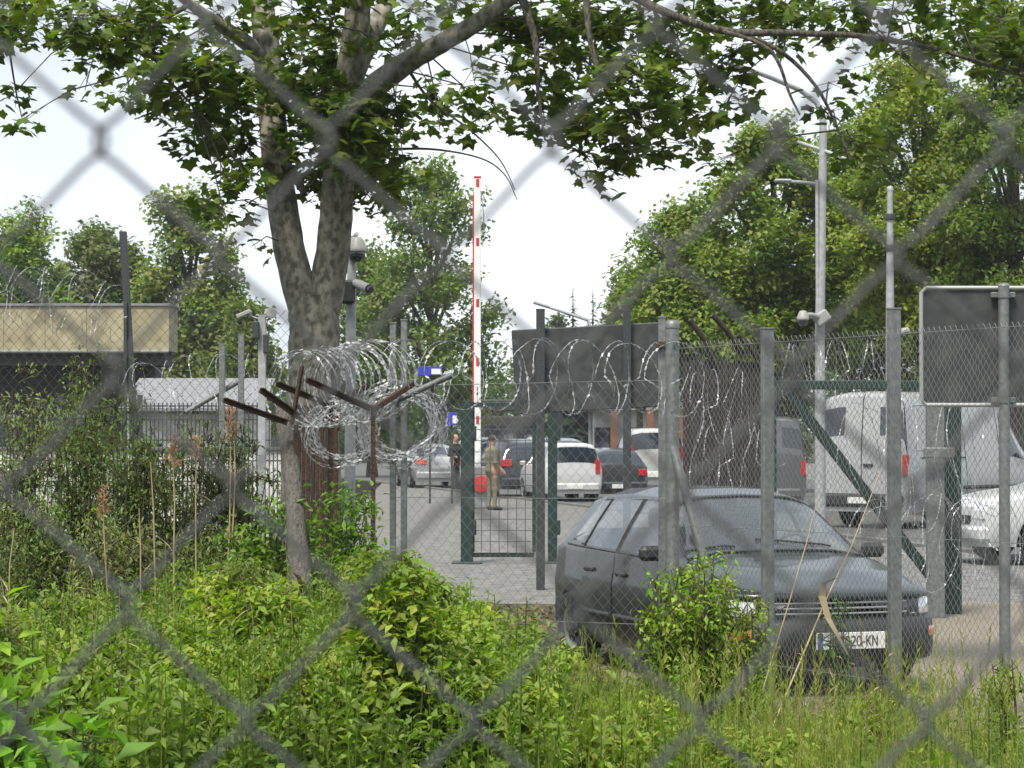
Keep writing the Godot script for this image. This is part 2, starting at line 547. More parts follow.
# the big plane tree by the fence
func plane_tree():
	rng.seed = 77
	var d := 20.0
	var t := thing("plane_tree", "large plane tree with mottled forked trunk behind the razor wire coils", "tree", G(312, d))
	var skin := func(pts: Array, sides := 10):           # [px, py, depth offset, radius in px]
		var p := []
		var r := []
		for q in pts:
			p.append(W(q[0], q[1], d + q[2])); r.append(q[3] * d / F)
		# smooth the run
		var ps := []
		var rs := []
		for k in p.size() - 1:
			var a: Vector3 = p[maxi(k - 1, 0)]
			var e: Vector3 = p[mini(k + 2, p.size() - 1)]
			for j in 5:
				var f := j / 5.0
				ps.append(p[k].cubic_interpolate(p[k + 1], a, e, f) + ball() * r[k] * .05)
				rs.append(lerpf(r[k], r[k + 1], f))
		ps.append(p[p.size() - 1]); rs.append(r[r.size() - 1])
		var b := MB.new()
		b.tube(ps, rs, sides)
		return [b, ps]
	var bones := []
	var trunk = skin.call([[308, 705, 0, 41], [310, 560, 0, 34], [312, 420, 0, 27], [314, 345, 0, 25.5], [313, 312, 0, 25], [311, 292, 0, 17]], 16)
	part("trunk", trunk[0], mats.plane_bark, t)
	var runs := [
		[[308, 318, 0, 18], [293, 265, 0, 16], [284, 215, .1, 15.5], [277, 165, .2, 14.5], [272, 110, .3, 14], [267, 55, .4, 14], [262, 0, .5, 12], [258, -60, .6, 9]],
		[[319, 322, 0, 18.5], [331, 265, 0, 17.5], [337, 205, -.1, 16.5], [341, 150, -.2, 16], [348, 95, -.2, 15], [355, 40, -.3, 14], [362, -30, -.3, 11]],
		[[345, 130, -.2, 15], [372, 90, -.4, 12.5], [405, 64, -.6, 11], [440, 44, -.8, 9.5], [478, 22, -1, 8.5], [520, -8, -1.2, 7], [585, -35, -1.4, 6]],
		[[350, 80, -.2, 13], [368, 40, 0, 11], [385, 5, .2, 9], [410, -50, .4, 6]],
		[[266, 60, .4, 11], [245, 42, .2, 8], [220, 25, 0, 7], [190, 4, -.2, 5], [150, -30, -.4, 4]],
		[[270, 22, .4, 6], [300, 24, .2, 5], [330, 30, 0, 4]],
		[[285, 165, .1, 6], [296, 178, 0, 5], [305, 195, -.1, 3]],
		[[585, -35, -1.4, 6], [650, 5, -1.6, 4.5], [720, 30, -1.6, 4], [790, 33, -1.6, 3.4], [860, 36, -1.5, 3], [930, 48, -1.4, 2.4], [1005, 70, -1.3, 1.6], [1060, 90, -1.2, 1]],
		[[190, 4, -.2, 3], [140, 40, -.6, 2], [175, 75, -.7, 1.6], [140, 72, -.7, 1.0]],
		[[110, 15, -.5, 2.2], [140, 52, -.6, 1.8], [170, 82, -.7, 1.4], [192, 105, -.8, 1]],
		[[720, 30, -1.6, 3], [775, 48, -1.5, 2.2], [815, 85, -1.5, 1.7], [838, 130, -1.4, 1.2], [850, 160, -1.4, .8]],
		[[720, 30, -1.6, 2.4], [770, 50, -1.8, 1.8], [790, 95, -1.8, 1.3], [800, 115, -1.8, .8]],
		[[405, 64, -.6, 2], [430, 100, -.6, 1.4], [470, 130, -.7, 1], [500, 160, -.7, .7], [515, 190, -.7, .5]],
		[[380, 150, -.4, 1.8], [430, 149, -.5, 1.2], [480, 158, -.6, .9], [505, 175, -.6, .7], [517, 200, -.6, .4]],
		[[520, -8, -1.2, 5], [535, 40, -1.2, 3.5], [538, 90, -1.2, 2], [545, 140, -1.2, 1]],
		[[585, -35, -1.4, 4], [590, 40, -1.5, 3], [610, 100, -1.5, 2], [635, 160, -1.5, 1]],
		[[30, -20, -.5, 2], [10, 30, -.4, 1.4], [14, 80, -.4, .9], [22, 118, -.4, .5]],
		[[880, 36, -1.5, 1.2], [900, 55, -1.5, .9], [922, 75, -1.4, .6]],
		[[298, 188, .1, 2.6], [312, 185, 0, 2.2], [318, 170, -.1, 1.6]],
	]
	for k in runs.size():
		var s = skin.call(runs[k], 12 if k < 4 else 6)
		part("limb" if k < 6 else "branch", s[0], mats.plane_bark if k < 6 else mats.bark, t)
		if k < 12 or k == 14 or k == 15: bones.append(s[1])
	# leafy ends of the crown: place in the picture, reach, how full
	var ends := [
		[300, 168, 22, 16, .8], [322, 178, 20, 14, .8], [318, 95, 22, 26, 1.2], [300, 140, 20, 22, .9], [362, 150, 26, 30, 1.4], [330, 120, 24, 22, 1.2], [375, 175, 26, 16, 1.2], [345, 45, 26, 26, 1.1], [352, 100, 24, 24, 1.2], [276, 30, 18, 22, .7], [258, 75, 16, 22, .8], [20, 15, 40, 26, 1.0], [70, 22, 45, 24, 1.0], [125, 18, 40, 30, .9], [12, 95, 14, 16, .6], [24, 118, 14, 8, .6], [8, 45, 14, 20, .7], [98, 62, 22, 18, .7], [85, 90, 12, 10, .4],
		[150, 45, 30, 24, 1.0], [175, 75, 34, 26, 1.1], [118, 92, 18, 14, .6], [165, 108, 26, 18, 1.0], [205, 60, 34, 34, 1.0], [215, 105, 36, 30, 1.3], [200, 140, 26, 20, 1.1], [235, 150, 26, 28, 1.2], [225, 20, 30, 22, .8], [290, 10, 30, 14, .8],
		[230, 190, 20, 14, .9], [214, 205, 14, 12, .7], [246, 178, 16, 18, .8], [228, 228, 16, 8, .6], [252, 246, 16, 6, .5], [238, 208, 12, 10, .5], [120, 50, 16, 14, .6], [155, 15, 26, 18, .9],
		[262, 105, 18, 30, .8], [300, 60, 24, 26, .8], [310, 110, 24, 30, 1.1], [330, 25, 26, 20, .9], [340, 80, 30, 30, 1.3], [350, 125, 34, 30, 1.5], [345, 165, 40, 22, 1.6], [365, 188, 32, 18, 1.5], [385, 150, 26, 26, 1.1], [330, 195, 16, 10, .7], [395, 105, 22, 26, .8],
		[380, 205, 14, 8, .6], [405, 180, 14, 12, .6], [398, 40, 22, 18, .6], [420, 15, 26, 12, .8], [430, 85, 18, 12, .5], [452, 105, 24, 16, .7], [420, 120, 18, 12, .6], [440, 130, 18, 8, .5], [475, 85, 18, 16, .5], [485, 122, 22, 10, .7], [500, 110, 20, 12, .7],
		[470, 8, 30, 14, .9], [515, 18, 32, 22, 1.2], [505, 60, 22, 22, .7], [545, 35, 32, 28, 1.2], [540, 85, 24, 24, 1.0], [545, 125, 28, 16, 1.1], [580, 15, 36, 24, 1.3], [590, 60, 34, 26, 1.2], [575, 100, 28, 20, .9], [600, 135, 34, 22, 1.2], [595, 165, 22, 14, .9],
		[625, 30, 36, 26, 1.3], [640, 75, 34, 26, 1.2], [640, 115, 34, 24, 1.2], [640, 150, 32, 18, 1.1], [620, 178, 20, 8, .6], [680, 35, 36, 26, 1.3], [690, 80, 32, 22, 1.1], [680, 115, 32, 20, 1.1], [690, 145, 26, 14, .8], [735, 18, 36, 20, 1.2], [730, 60, 30, 18, .9], [725, 105, 26, 18, .8], [720, 160, 16, 8, .5],
		[790, 12, 36, 16, 1.2], [785, 38, 28, 12, .9], [845, 10, 36, 14, 1.1], [850, 34, 30, 12, .9], [900, 12, 34, 14, 1.0], [910, 42, 28, 12, .9], [950, 12, 32, 16, 1.0], [955, 42, 28, 14, .9], [1000, 18, 30, 20, 1.0], [1000, 55, 30, 16, .9], [945, 62, 16, 8, .6], [1030, 40, 30, 30, 1.0],
		[830, 84, 20, 7, .5], [875, 70, 22, 6, .6], [830, 112, 20, 12, .6], [850, 140, 20, 12, .7], [880, 155, 16, 8, .5], [900, 88, 22, 6, .5], [858, 165, 18, 10, .5], [765, 155, 14, 8, .4],
		[40, -25, 60, 25, .9], [180, -30, 70, 25, .9], [330, -30, 90, 25, 1.0], [520, -35, 90, 25, 1.0], [700, -30, 100, 22, 1.0], [900, -25, 100, 20, .9], [1060, 0, 50, 40, .8], [-25, 30, 30, 40, .8],
	]
	var twig := MB.new()
	var meshes := [plane_leaf(1), plane_leaf(2), plane_leaf(3), plane_leaf(4)]
	var xf := [[], [], [], []]
	for e in ends:
		var dz := R(-1.1, .8) - .5 * clampf((e[0] - 330) / 300.0, 0, 1.5)
		var c := W(e[0], e[1], d + dz)
		var best: Vector3 = bones[0][0]
		for bn in bones:
			for q in bn:
				if c.distance_to(q) < c.distance_to(best): best = q
		var m := best.lerp(c, .6) + Vector3(0, .07, 0)
		twig.tube([best, m, c], [.007, .005, .003], 4, false)
		var rx: float = e[2] * d / F
		var ry: float = e[3] * d / F
		var n := int(PI * e[2] * e[3] * e[4] / 20.0) + 3
		var sub := []
		for k in maxi(3, n / 5):
			var p := c + ball() * Vector3(rx, ry, minf(rx, .45) * 1.3)
			twig.tube([m.lerp(c, R(.3, 1.0)), p + Vector3(R(-.03, .03), .03, R(-.03, .03)) * .5, p], [.003, .0025, .0015], 3, false)
			sub.append(p)
		for k in n:
			var p: Vector3 = sub[k % sub.size()] + ball() * .10
			var out := (p - c); out.y = 0
			out = (out.normalized() + Vector3(R(-1, 1), R(-.5, .1), R(-1, 1)) * .9).normalized()
			var up := Vector3(R(-.7, .7), 1, R(-.7, .7)).normalized()
			if rng.randf() < .25: up = Vector3(R(-1, 1), R(-.3, .6), R(-1, 1)).normalized()
			var sx := up.cross(out).normalized()
			var yy := out.cross(sx)
			var s := R(.055, .14)
			xf[k % 4].append(Transform3D(Basis(sx * s, yy * s, out * s), p))
	part("twig", twig, mats.bark, t).set_meta("kind", "stuff")
	# the leaves that hang lowest, single; the rest of the crown joined
	var off := t.position
	var singles := 0
	var own := [plane_leaf(1, Color(.105, .155, .028)), plane_leaf(2, Color(.13, .175, .031)), plane_leaf(3, Color(.09, .14, .027)), plane_leaf(4, Color(.16, .205, .035))]
	for k in 4:
		var rest := []
		for x in xf[k]:
			var q: Transform3D = x
			q.origin -= off
			var sc := q.basis.x.length()
			if singles < 292 and sc > .105 and rng.randf() < .30:
				var o := inst("leaf", own[singles % 4], mats.leaf, t, q.origin)
				o.basis = q.basis
				singles += 1
			else:
				rest.append(q)
		many("crown", meshes[k], mats.leaf, t, rest, leaf_cols(rest.size(), Color(.068, .094, .017), .45))

# ---------------------------------------------------------------- vehicles
# A body is a sheet over (x from the nose, v across): v 0 sill, 3 waist, 5 roof edge, 7 middle of the roof, 14 the other sill.
var body := {}

func key_at(x: float) -> Array:
	var k: Array = body.keys
	for j in k.size() - 1:
		if x <= k[j + 1][0] or j == k.size() - 2:
			var f := clampf((x - k[j][0]) / maxf(.0001, k[j + 1][0] - k[j][0]), 0, 1)
			var o := []
			for q in 5: o.append(lerpf(k[j][q], k[j + 1][q], f))
			return o
	return k[0]

func on_body(x: float, v: float) -> Vector3:
	var s := key_at(x)                                   # [x, top, half width at waist, waist height, half width at roof edge]
	var side := -1.0 if v <= 7.0 else 1.0
	var u := v if v <= 7.0 else 14.0 - v
	var y0: float = body.sill
	var wb: float = s[2]
	var yb: float = s[3]
	var edge := Vector2(s[4], s[1] - minf(.07, (s[1] - yb) * .55))
	var pts := [Vector2(wb * .93, y0), Vector2(wb * .995, lerpf(y0, yb, .28)), Vector2(wb * 1.012, lerpf(y0, yb, .62)), Vector2(wb * .975, yb),
		Vector2(lerpf(wb * .975, edge.x, .46), lerpf(yb, edge.y, .5)), edge, Vector2(edge.x * .62, lerpf(edge.y, s[1], .85)), Vector2(0, s[1])]
	var j := mini(int(u), 6)
	var p: Vector2 = pts[j].lerp(pts[j + 1], u - j)
	if u < 2.6:
		for xw in body.wheels:
			var dx: float = absf(x - xw)
			if dx < body.arch: p.y = maxf(p.y, body.radius + sqrt(body.arch * body.arch - dx * dx))
	return Vector3(body.length / 2.0 - x, p.y, side * p.x)

func patch(a0: Vector2, a1: Vector2, b1: Vector2, b0: Vector2, nx: int, ny: int, lift := .004, skirt := true) -> MB:   # corners as (x, v)
	var rows := []
	var far := []
	for q in ny + 1:
		var row := []
		for p in nx + 1:
			var f := p / float(nx)
			var g := q / float(ny)
			var uv := a0.lerp(a1, f).lerp(b0.lerp(b1, f), g)
			var c := on_body(uv.x, uv.y)
			var t1 := on_body(uv.x + .01, uv.y) - on_body(uv.x - .01, uv.y)
			var t2 := on_body(uv.x, uv.y + .05) - on_body(uv.x, uv.y - .05)
			var n := t1.cross(t2).normalized()
			if n.dot(Vector3(c.x * .2, c.y - .5, c.z)) < 0: n = -n
			row.append(c + n * lift)
			far.append(c)
		rows.append(row)
	var b := MB.new()
	var test: Vector3 = (rows[1][0] - rows[0][0]).cross(rows[0][1] - rows[0][0])
	var c0: Vector3 = rows[0][0]
	b.grid(rows, test.dot(Vector3(c0.x * .2, c0.y - .5, c0.z)) < 0)
	return b

# openings of the old hatchback's windows, corners as (x, v) on the left half
const HOLES := [
	[Vector2(1.06, 4.72), Vector2(1.06, 9.28), Vector2(1.64, 9.12), Vector2(1.64, 4.88)],
	[Vector2(1.30, 3.12), Vector2(2.13, 3.12), Vector2(2.13, 4.86), Vector2(1.86, 4.86)],
	[Vector2(2.21, 3.12), Vector2(2.86, 3.12), Vector2(2.80, 4.86), Vector2(2.21, 4.86)],
	[Vector2(2.92, 3.16), Vector2(3.22, 3.30), Vector2(3.02, 4.80), Vector2(2.86, 4.84)],
	[Vector2(3.33, 5.0), Vector2(3.33, 9.0), Vector2(3.58, 9.0), Vector2(3.58, 5.0)]]

func open_shell(b: MB, xs: Array, vs: Array):            # the body sheet with real window openings
	var m := vs.size()
	var k0 := b.v.size()
	for x in xs:
		for v in vs:
			var t1 := on_body(x + .012, v) - on_body(x - .012, v)
			var t2 := on_body(x, minf(v + .13, 14.0)) - on_body(x, maxf(v - .13, 0.0))
			var n := t1.cross(t2)
			if t1.length() < .001: n = Vector3(1, 0, 0).cross(t2) * -1.0
			b.vert(on_body(x, v), n.normalized())
	var hp := []
	for h in HOLES: hp.append(PackedVector2Array(h))
	for a in xs.size() - 1:
		for c in m - 1:
			var q := Vector2((xs[a] + xs[a + 1]) / 2.0, (vs[c] + vs[c + 1]) / 2.0)
			var mq := Vector2(q.x, 14.0 - q.y)
			var open := false
			for h in hp:
				if Geometry2D.is_point_in_polygon(q, h) or Geometry2D.is_point_in_polygon(mq, h): open = true
			if open: continue
			var p := k0 + a * m + c
			b.i.append_array(PackedInt32Array([p, p + m + 1, p + m, p, p + 1, p + m + 1]))

func van_lines(t: Node3D):                               # seams, mouldings and handles of a panel van
	var L: float = body.length
	for s in [0.0, 1.0]:
		var line := func(pts: Array, r: float, called: String, m: Material):
			var p := []
			for k in pts.size() - 1:
				for j in 6: p.append(on_body(lerpf(pts[k][0], pts[k + 1][0], j / 6.0), lerpf(pts[k][1], pts[k + 1][1], j / 6.0) if s == 0.0 else 14.0 - lerpf(pts[k][1], pts[k + 1][1], j / 6.0)))
			var b := MB.new()
			b.tube(p, r, 5)
			part(called, b, m, t, false)
		line.call([[2.1, .7], [2.1, 4.8], [3.35, 4.8], [3.35, .9], [2.1, .7]], .009, "sliding_door_seam", mats.trim)
		line.call([[1.4, 1.5], [3.9, 1.5]], .035, "side_moulding", mats.trim)
		line.call([[3.35, 3.05], [5.15, 3.05]], .014, "door_rail", mats.trim)
		line.call([[3.6, 3.3], [3.6, 4.7], [5.0, 4.7], [5.0, 3.3], [3.6, 3.3]], .010, "side_panel_rib", mats.white_paint)
		line.call([[5.215, 5.05], [5.26, 4.0], [5.295, 3.1]], .012, "rear_door_seam", mats.trim)
	var b := MB.new()
	var p := []
	for k in 9: p.append(on_body(lerpf(5.16, 5.30, k / 8.0), 7.0) + Vector3(-.004, 0, 0))
	p.append(Vector3(-L / 2 - .016, .6, 0))
	b.tube(p, .010, 5)
	part("rear_door_seam", b, mats.trim, t, false)
	b = MB.new()
	b.box(Vector3(-L / 2 - .02, 1.12, .14), Vector3(.04, .05, .2), Basis.IDENTITY, .01)
	part("door_handle", b, mats.trim, t, false)

func pane(called: String, a0: Vector2, a1: Vector2, b1: Vector2, b0: Vector2, lift: float, g: Material, t: Node3D, thick: bool) -> MeshInstance3D:
	var b := patch(a0, a1, b1, b0, 10, 6, lift)
	if thick:                                            # a clear pane has an outer and an inner face
		var q := patch(a0, a1, b1, b0, 10, 6, lift - .006)
		var k := b.v.size()
		b.v.append_array(q.v); b.n.append_array(q.n); b.c.append_array(q.c)
		for j in q.i: b.i.append(j + k)
	return part(called, b, g, t, false)

func wheel(t: Node3D, at: Vector3, r: float, side: float):
	var w := Node3D.new()
	w.name = "wheel"
	t.add_child(w, true)
	w.position = at
	var b := MB.new()
	var ax := Vector3(0, 0, side)
	b.lathe(Vector3.ZERO, ax, [[r * .62, -.09], [r * .9, -.09], [r, -.06], [r, .06], [r * .92, .09], [r * .64, .085]], 24)
	part("tyre", b, mats.tyre, w, false)
	b = MB.new()
	b.lathe(Vector3.ZERO, ax, [[r * .66, .06], [r * .64, .083], [r * .56, .07], [r * .5, .045], [r * .2, .06], [r * .16, .075], [.001, .078]], 20)
	part("rim", b, mats.rim, w, false)
	b = MB.new()
	for k in 8:
		var a := TAU * k / 8.0
		b.box(Vector3(cos(a) * r * .36, sin(a) * r * .36, side * .062), Vector3(r * .16, r * .09, .01), Basis(Vector3.BACK, a))
	part("vent", b, mats.under, w, false)

func vehicle(called: String, label: String, at: Vector3, heading: float, kind: String, paint: Material, opt := {}) -> Node3D:
	var t := thing(called, label, opt.get("category", "car"), at, opt.get("group", "vehicles queueing at the checkpoint"))
	t.rotation.y = heading                               # local +x is the nose
	var sc: float = opt.get("scale", 1.0)
	match kind:
		"hatch":
			body = {"length": 3.72, "sill": .20, "wheels": [.72, 3.12], "arch": .335, "radius": .285, "keys": [
				[0.0, .69, .48, .61, .40], [.05, .725, .62, .65, .54], [.14, .75, .71, .68, .62], [.28, .785, .765, .715, .67], [.5, .84, .805, .765, .70], [.98, .925, .825, .865, .70], [1.02, .94, .825, .872, .69],
				[1.3, 1.13, .825, .88, .63], [1.68, 1.355, .825, .89, .555], [1.95, 1.395, .825, .895, .55], [2.5, 1.405, .82, .905, .55], [3.0, 1.385, .81, .915, .545], [3.3, 1.34, .79, .925, .53], [3.45, 1.24, .77, .925, .56], [3.62, .97, .75, .90, .62], [3.70, .80, .72, .74, .60], [3.72, .66, .66, .60, .56]]}
		"sedan":
			body = {"length": 4.5, "sill": .22, "wheels": [.85, 3.55], "arch": .36, "radius": .31, "keys": [
				[0.0, .66, .66, .58, .56], [.1, .74, .78, .66, .68], [.5, .84, .86, .77, .74], [1.25, .96, .88, .90, .74], [1.3, .98, .88, .91, .73], [2.0, 1.38, .88, .93, .58],
				[2.5, 1.45, .88, .94, .57], [3.0, 1.43, .87, .95, .57], [3.35, 1.33, .86, .96, .58], [3.85, 1.07, .84, .97, .62], [4.3, 1.03, .80, .96, .66], [4.44, .97, .76, .90, .64], [4.5, .72, .70, .66, .58]]}
		"suv":
			body = {"length": 4.4, "sill": .26, "wheels": [.85, 3.45], "arch": .40, "radius": .34, "keys": [
				[0.0, .80, .68, .72, .6], [.1, .92, .82, .82, .72], [.5, 1.0, .89, .92, .77], [1.15, 1.09, .91, 1.02, .77], [1.2, 1.12, .91, 1.03, .75], [1.85, 1.56, .91, 1.05, .62],
				[2.4, 1.64, .91, 1.06, .61], [3.4, 1.62, .9, 1.07, .60], [4.0, 1.54, .88, 1.08, .58], [4.15, 1.44, .86, 1.08, .60], [4.32, 1.08, .84, 1.0, .68], [4.4, .8, .78, .72, .6]]}
		"van":
			body = {"length": 5.3, "sill": .30, "wheels": [.95, 4.25], "arch": .40, "radius": .34, "keys": [
				[0.0, .85, .74, .76, .62], [.1, 1.02, .88, .92, .78], [.75, 1.22, .96, 1.12, .82], [.8, 1.24, .96, 1.13, .81], [1.55, 1.98, .98, 1.2, .78],
				[2.0, 2.34, .98, 1.22, .78], [2.6, 2.42, .98, 1.22, .80], [4.9, 2.42, .98, 1.22, .80], [5.15, 2.38, .97, 1.22, .80], [5.22, 2.30, .965, 1.22, .81], [5.30, 1.5, .95, 1.2, .86], [5.30, 1.2, .94, 1.0, .86]]}
		"mpv":
			body = {"length": 4.4, "sill": .26, "wheels": [.8, 3.5], "arch": .38, "radius": .32, "keys": [
				[0.0, .80, .68, .72, .6], [.1, .92, .82, .82, .72], [.5, 1.03, .88, .95, .77], [.95, 1.13, .9, 1.06, .77], [1.0, 1.16, .9, 1.07, .75], [1.75, 1.72, .9, 1.09, .65],
				[2.2, 1.80, .9, 1.1, .66], [4.05, 1.79, .89, 1.1, .66], [4.2, 1.70, .88, 1.1, .67], [4.36, 1.15, .86, 1.05, .74], [4.4, .85, .80, .78, .66]]}
	var fine: bool = opt.get("fine", false)
	var L: float = body.length
	var xs := []
	var n := 140 if fine else 40
	for k in n + 1: xs.append(L * k / n)
	for k in body.keys: xs.append(minf(k[0], L))
	for xw in body.wheels:
		for q in [-1.0, -.97, 1.0, .97]: xs.append(xw + q * body.arch)
	xs.sort()
	var vs := [0.0, .5, 1.0, 1.5, 2.0, 2.5, 3.0, 3.5, 4.0, 4.5, 5.0, 5.5, 6.0, 6.5, 7.0]
	for k in range(13, -1, -1): vs.append(14.0 - vs[k])
	if fine:
		vs = []
		for k in 113: vs.append(k / 8.0)
	var rows := []
	for x in xs:
		var row := []
		for v in vs: row.append(on_body(x, v))
		rows.append(row)
	var b := MB.new()
	if fine: open_shell(b, xs, vs)
	else: b.grid(rows, false)
	var wide: float = body.keys[body.keys.size() / 2][2]
	for e in [0, rows.size() - 1]:                        # nose and tail
		var c := Vector3.ZERO
		for p in rows[e]: c += p
		c /= rows[e].size()
		c.x += .012 if e == 0 else -.012
		for q in rows[e].size() - 1:
			if e == 0: b.tri(c, rows[e][q + 1], rows[e][q])
			else: b.tri(c, rows[e][q], rows[e][q + 1])
		if e == 0: b.tri(c, rows[e][0], rows[e][rows[e].size() - 1])
		else: b.tri(c, rows[e][rows[e].size() - 1], rows[e][0])
	part("body", b, paint, t, false)
	b = MB.new()
	b.box(Vector3(0, body.sill + .12, 0), Vector3(L - .5, .26, wide * 1.52), Basis.IDENTITY, .05)
	part("underbody", b, mats.under, t, false)
	for xw in body.wheels:
		for s in [-1.0, 1.0]: wheel(t, Vector3(L / 2 - xw, body.radius, s * (wide - .10)), body.radius, s)
	# glass and lamps, drawn as patches that follow the body
	var g = mats.clear_glass if fine else mats.glass
	var glass := func(a0, a1, b1, b0, called := "window", lift := .004): return pane(called, a0, a1, b1, b0, lift, g, t, fine)
	match kind:
		"hatch":
			glass.call(Vector2(1.06, 4.72), Vector2(1.06, 9.28), Vector2(1.64, 9.12), Vector2(1.64, 4.88), "windscreen")
			for s in [0.0, 1.0]:
				var m := func(x, v): return Vector2(x, v if s == 0.0 else 14.0 - v)
				glass.call(m.call(1.30, 3.12), m.call(2.13, 3.12), m.call(2.13, 4.86), m.call(1.86, 4.86), "front_window")
				glass.call(m.call(2.21, 3.12), m.call(2.86, 3.12), m.call(2.80, 4.86), m.call(2.21, 4.86), "rear_window")
				glass.call(m.call(2.92, 3.16), m.call(3.22, 3.30), m.call(3.02, 4.80), m.call(2.86, 4.84), "quarter_window")
				if fine:
					var rim := MB.new()
					for q in [[1.27, 2.165, 2.165, 1.84], [2.17, 2.89, 2.83, 2.17]]: pass
					for e in [[1.22, 3.05, 3.28, 3.05], [2.15, 3.05, 2.15, 4.92], [2.185, 3.05, 2.185, 4.92], [2.89, 3.05, 2.83, 4.92]]:
						var p := []
						for k in 9: p.append(on_body(lerpf(e[0], e[2], k / 8.0), (lerpf(e[1], e[3], k / 8.0)) if s == 0.0 else 14.0 - lerpf(e[1], e[3], k / 8.0)) + Vector3(0, 0, (-1.0 if s == 0.0 else 1.0) * .004))
						rim.tube(p, .008, 4)
					part("window_seal", rim, mats.trim, t, false)
					for dr in [[1.06, 2.16], [2.20, 2.84]]:
						var d := part("door", patch(m.call(dr[0] + .02, .35), m.call(dr[1], .35), m.call(dr[1], 2.98), m.call(dr[0] + (.08 if dr[0] < 2 else .0), 2.98), 8, 8, .005), paint, t, false)
						var hb := MB.new()
						var hp := on_body(dr[1] - .16, 2.45 if s == 0.0 else 11.55)
						hb.box(hp + Vector3(0, 0, signf(hp.z) * .016), Vector3(.17, .032, .03), Basis.IDENTITY, .008)
						part("handle", hb, mats.trim, d, false)
						var st := MB.new()
						var q0 := []
						for k in 7: q0.append(on_body(lerpf(dr[0] + .03, dr[1] - .01, k / 6.0), 1.15 if s == 0.0 else 12.85) + Vector3(0, 0, (-1.0 if s == 0.0 else 1.0) * .012))
						st.tube(q0, .022, 6)
						part("rubbing_strip", st, mats.trim, d, false)
					var mb := MB.new()
					var mp := on_body(1.28, 3.1 if s == 0.0 else 10.9)
					var sd := -1.0 if s == 0.0 else 1.0
					mb.box(mp + Vector3(.0, .055, sd * .10), Vector3(.10, .11, .17), Basis(Vector3.UP, sd * .15), .03)
					mb.box(mp + Vector3(.0, .03, sd * .02), Vector3(.05, .05, .08), Basis.IDENTITY, .01)
					part("door_mirror", mb, mats.trim, t, false)
			glass.call(Vector2(3.33, 5.0), Vector2(3.33, 9.0), Vector2(3.58, 9.0), Vector2(3.58, 5.0), "back_window")
		"sedan":
			glass.call(Vector2(1.36, 4.8), Vector2(1.36, 9.2), Vector2(1.95, 9.1), Vector2(1.95, 4.9), "windscreen")
			glass.call(Vector2(3.35, 5.0), Vector2(3.35, 9.0), Vector2(3.82, 9.1), Vector2(3.82, 4.9), "back_window")
			for s in [0.0, 1.0]:
				var m := func(x, v): return Vector2(x, v if s == 0.0 else 14.0 - v)
				glass.call(m.call(1.65, 3.12), m.call(2.55, 3.12), m.call(2.55, 4.86), m.call(2.15, 4.86))
				glass.call(m.call(2.63, 3.12), m.call(3.45, 3.16), m.call(3.2, 4.86), m.call(2.63, 4.86))
		"suv", "mpv":
			var r0 := 1.25 if kind == "suv" else 1.05
			var r1 := 1.82 if kind == "suv" else 1.70
			glass.call(Vector2(r0, 4.8), Vector2(r0, 9.2), Vector2(r1, 9.1), Vector2(r1, 4.9), "windscreen")
			if kind == "suv": glass.call(Vector2(4.04, 4.5), Vector2(4.04, 9.5), Vector2(4.30, 9.7), Vector2(4.30, 4.3), "back_window")
			else: glass.call(Vector2(4.21, 4.5), Vector2(4.21, 9.5), Vector2(4.345, 9.7), Vector2(4.345, 4.3), "back_window")
			for s in [0.0, 1.0]:
				var m := func(x, v): return Vector2(x, v if s == 0.0 else 14.0 - v)
				glass.call(m.call(r0 + .3, 3.12), m.call(2.45, 3.12), m.call(2.45, 4.86), m.call(r1 + .15, 4.86))
				glass.call(m.call(2.53, 3.12), m.call(3.25, 3.12), m.call(3.25, 4.86), m.call(2.53, 4.86))
				glass.call(m.call(3.32, 3.12), m.call(3.95, 3.16), m.call(3.85, 4.86), m.call(3.32, 4.86))
			if kind == "suv":
				for s in [-1.0, 1.0]:
					var rb := MB.new()
					rb.tube([Vector3(L / 2 - 1.9, 1.60, s * .6), Vector3(L / 2 - 2.1, 1.68, s * .6), Vector3(L / 2 - 3.7, 1.67, s * .59), Vector3(L / 2 - 3.9, 1.56, s * .58)], .018, 6)
					part("roof_rail", rb, mats.trim, t, false)
		"van":
			glass.call(Vector2(.86, 4.8), Vector2(.86, 9.2), Vector2(1.52, 9.1), Vector2(1.52, 4.9), "windscreen")
			for s in [0.0, 1.0]:
				var m := func(x, v): return Vector2(x, v if s == 0.0 else 14.0 - v)
				glass.call(m.call(1.15, 3.12), m.call(2.0, 3.12), m.call(2.0, 4.6), m.call(1.55, 4.6))
				glass.call(m.call(5.235, 3.6 + .3), m.call(5.235, 6.3), m.call(5.285, 6.3), m.call(5.285, 3.9), "rear_door_window")
	if kind == "van": van_lines(t)
	var nose := func(called: String, x: float, y: float, z: float, s: Vector3, m: Material, ch := .01, front := true):
		var q := MB.new()
		q.box(Vector3((L / 2 - x) * (1.0 if front else -1.0), y, z), s, Basis.IDENTITY, ch)
		return part(called, q, m, t, false)
	var wag := wide * .74
	var tail_y := {"hatch": .76, "sedan": .86, "suv": .98, "van": 1.12, "mpv": 1.08}[kind] as float
	var tail_s := {"hatch": Vector3(.10, .17, .22), "sedan": Vector3(.12, .14, .34), "suv": Vector3(.12, .20, .30), "van": Vector3(.08, .38, .11), "mpv": Vector3(.1, .42, .14)}[kind] as Vector3
	var lit = mats.lamp_lit if opt.get("braking", false) else mats.lamp_red
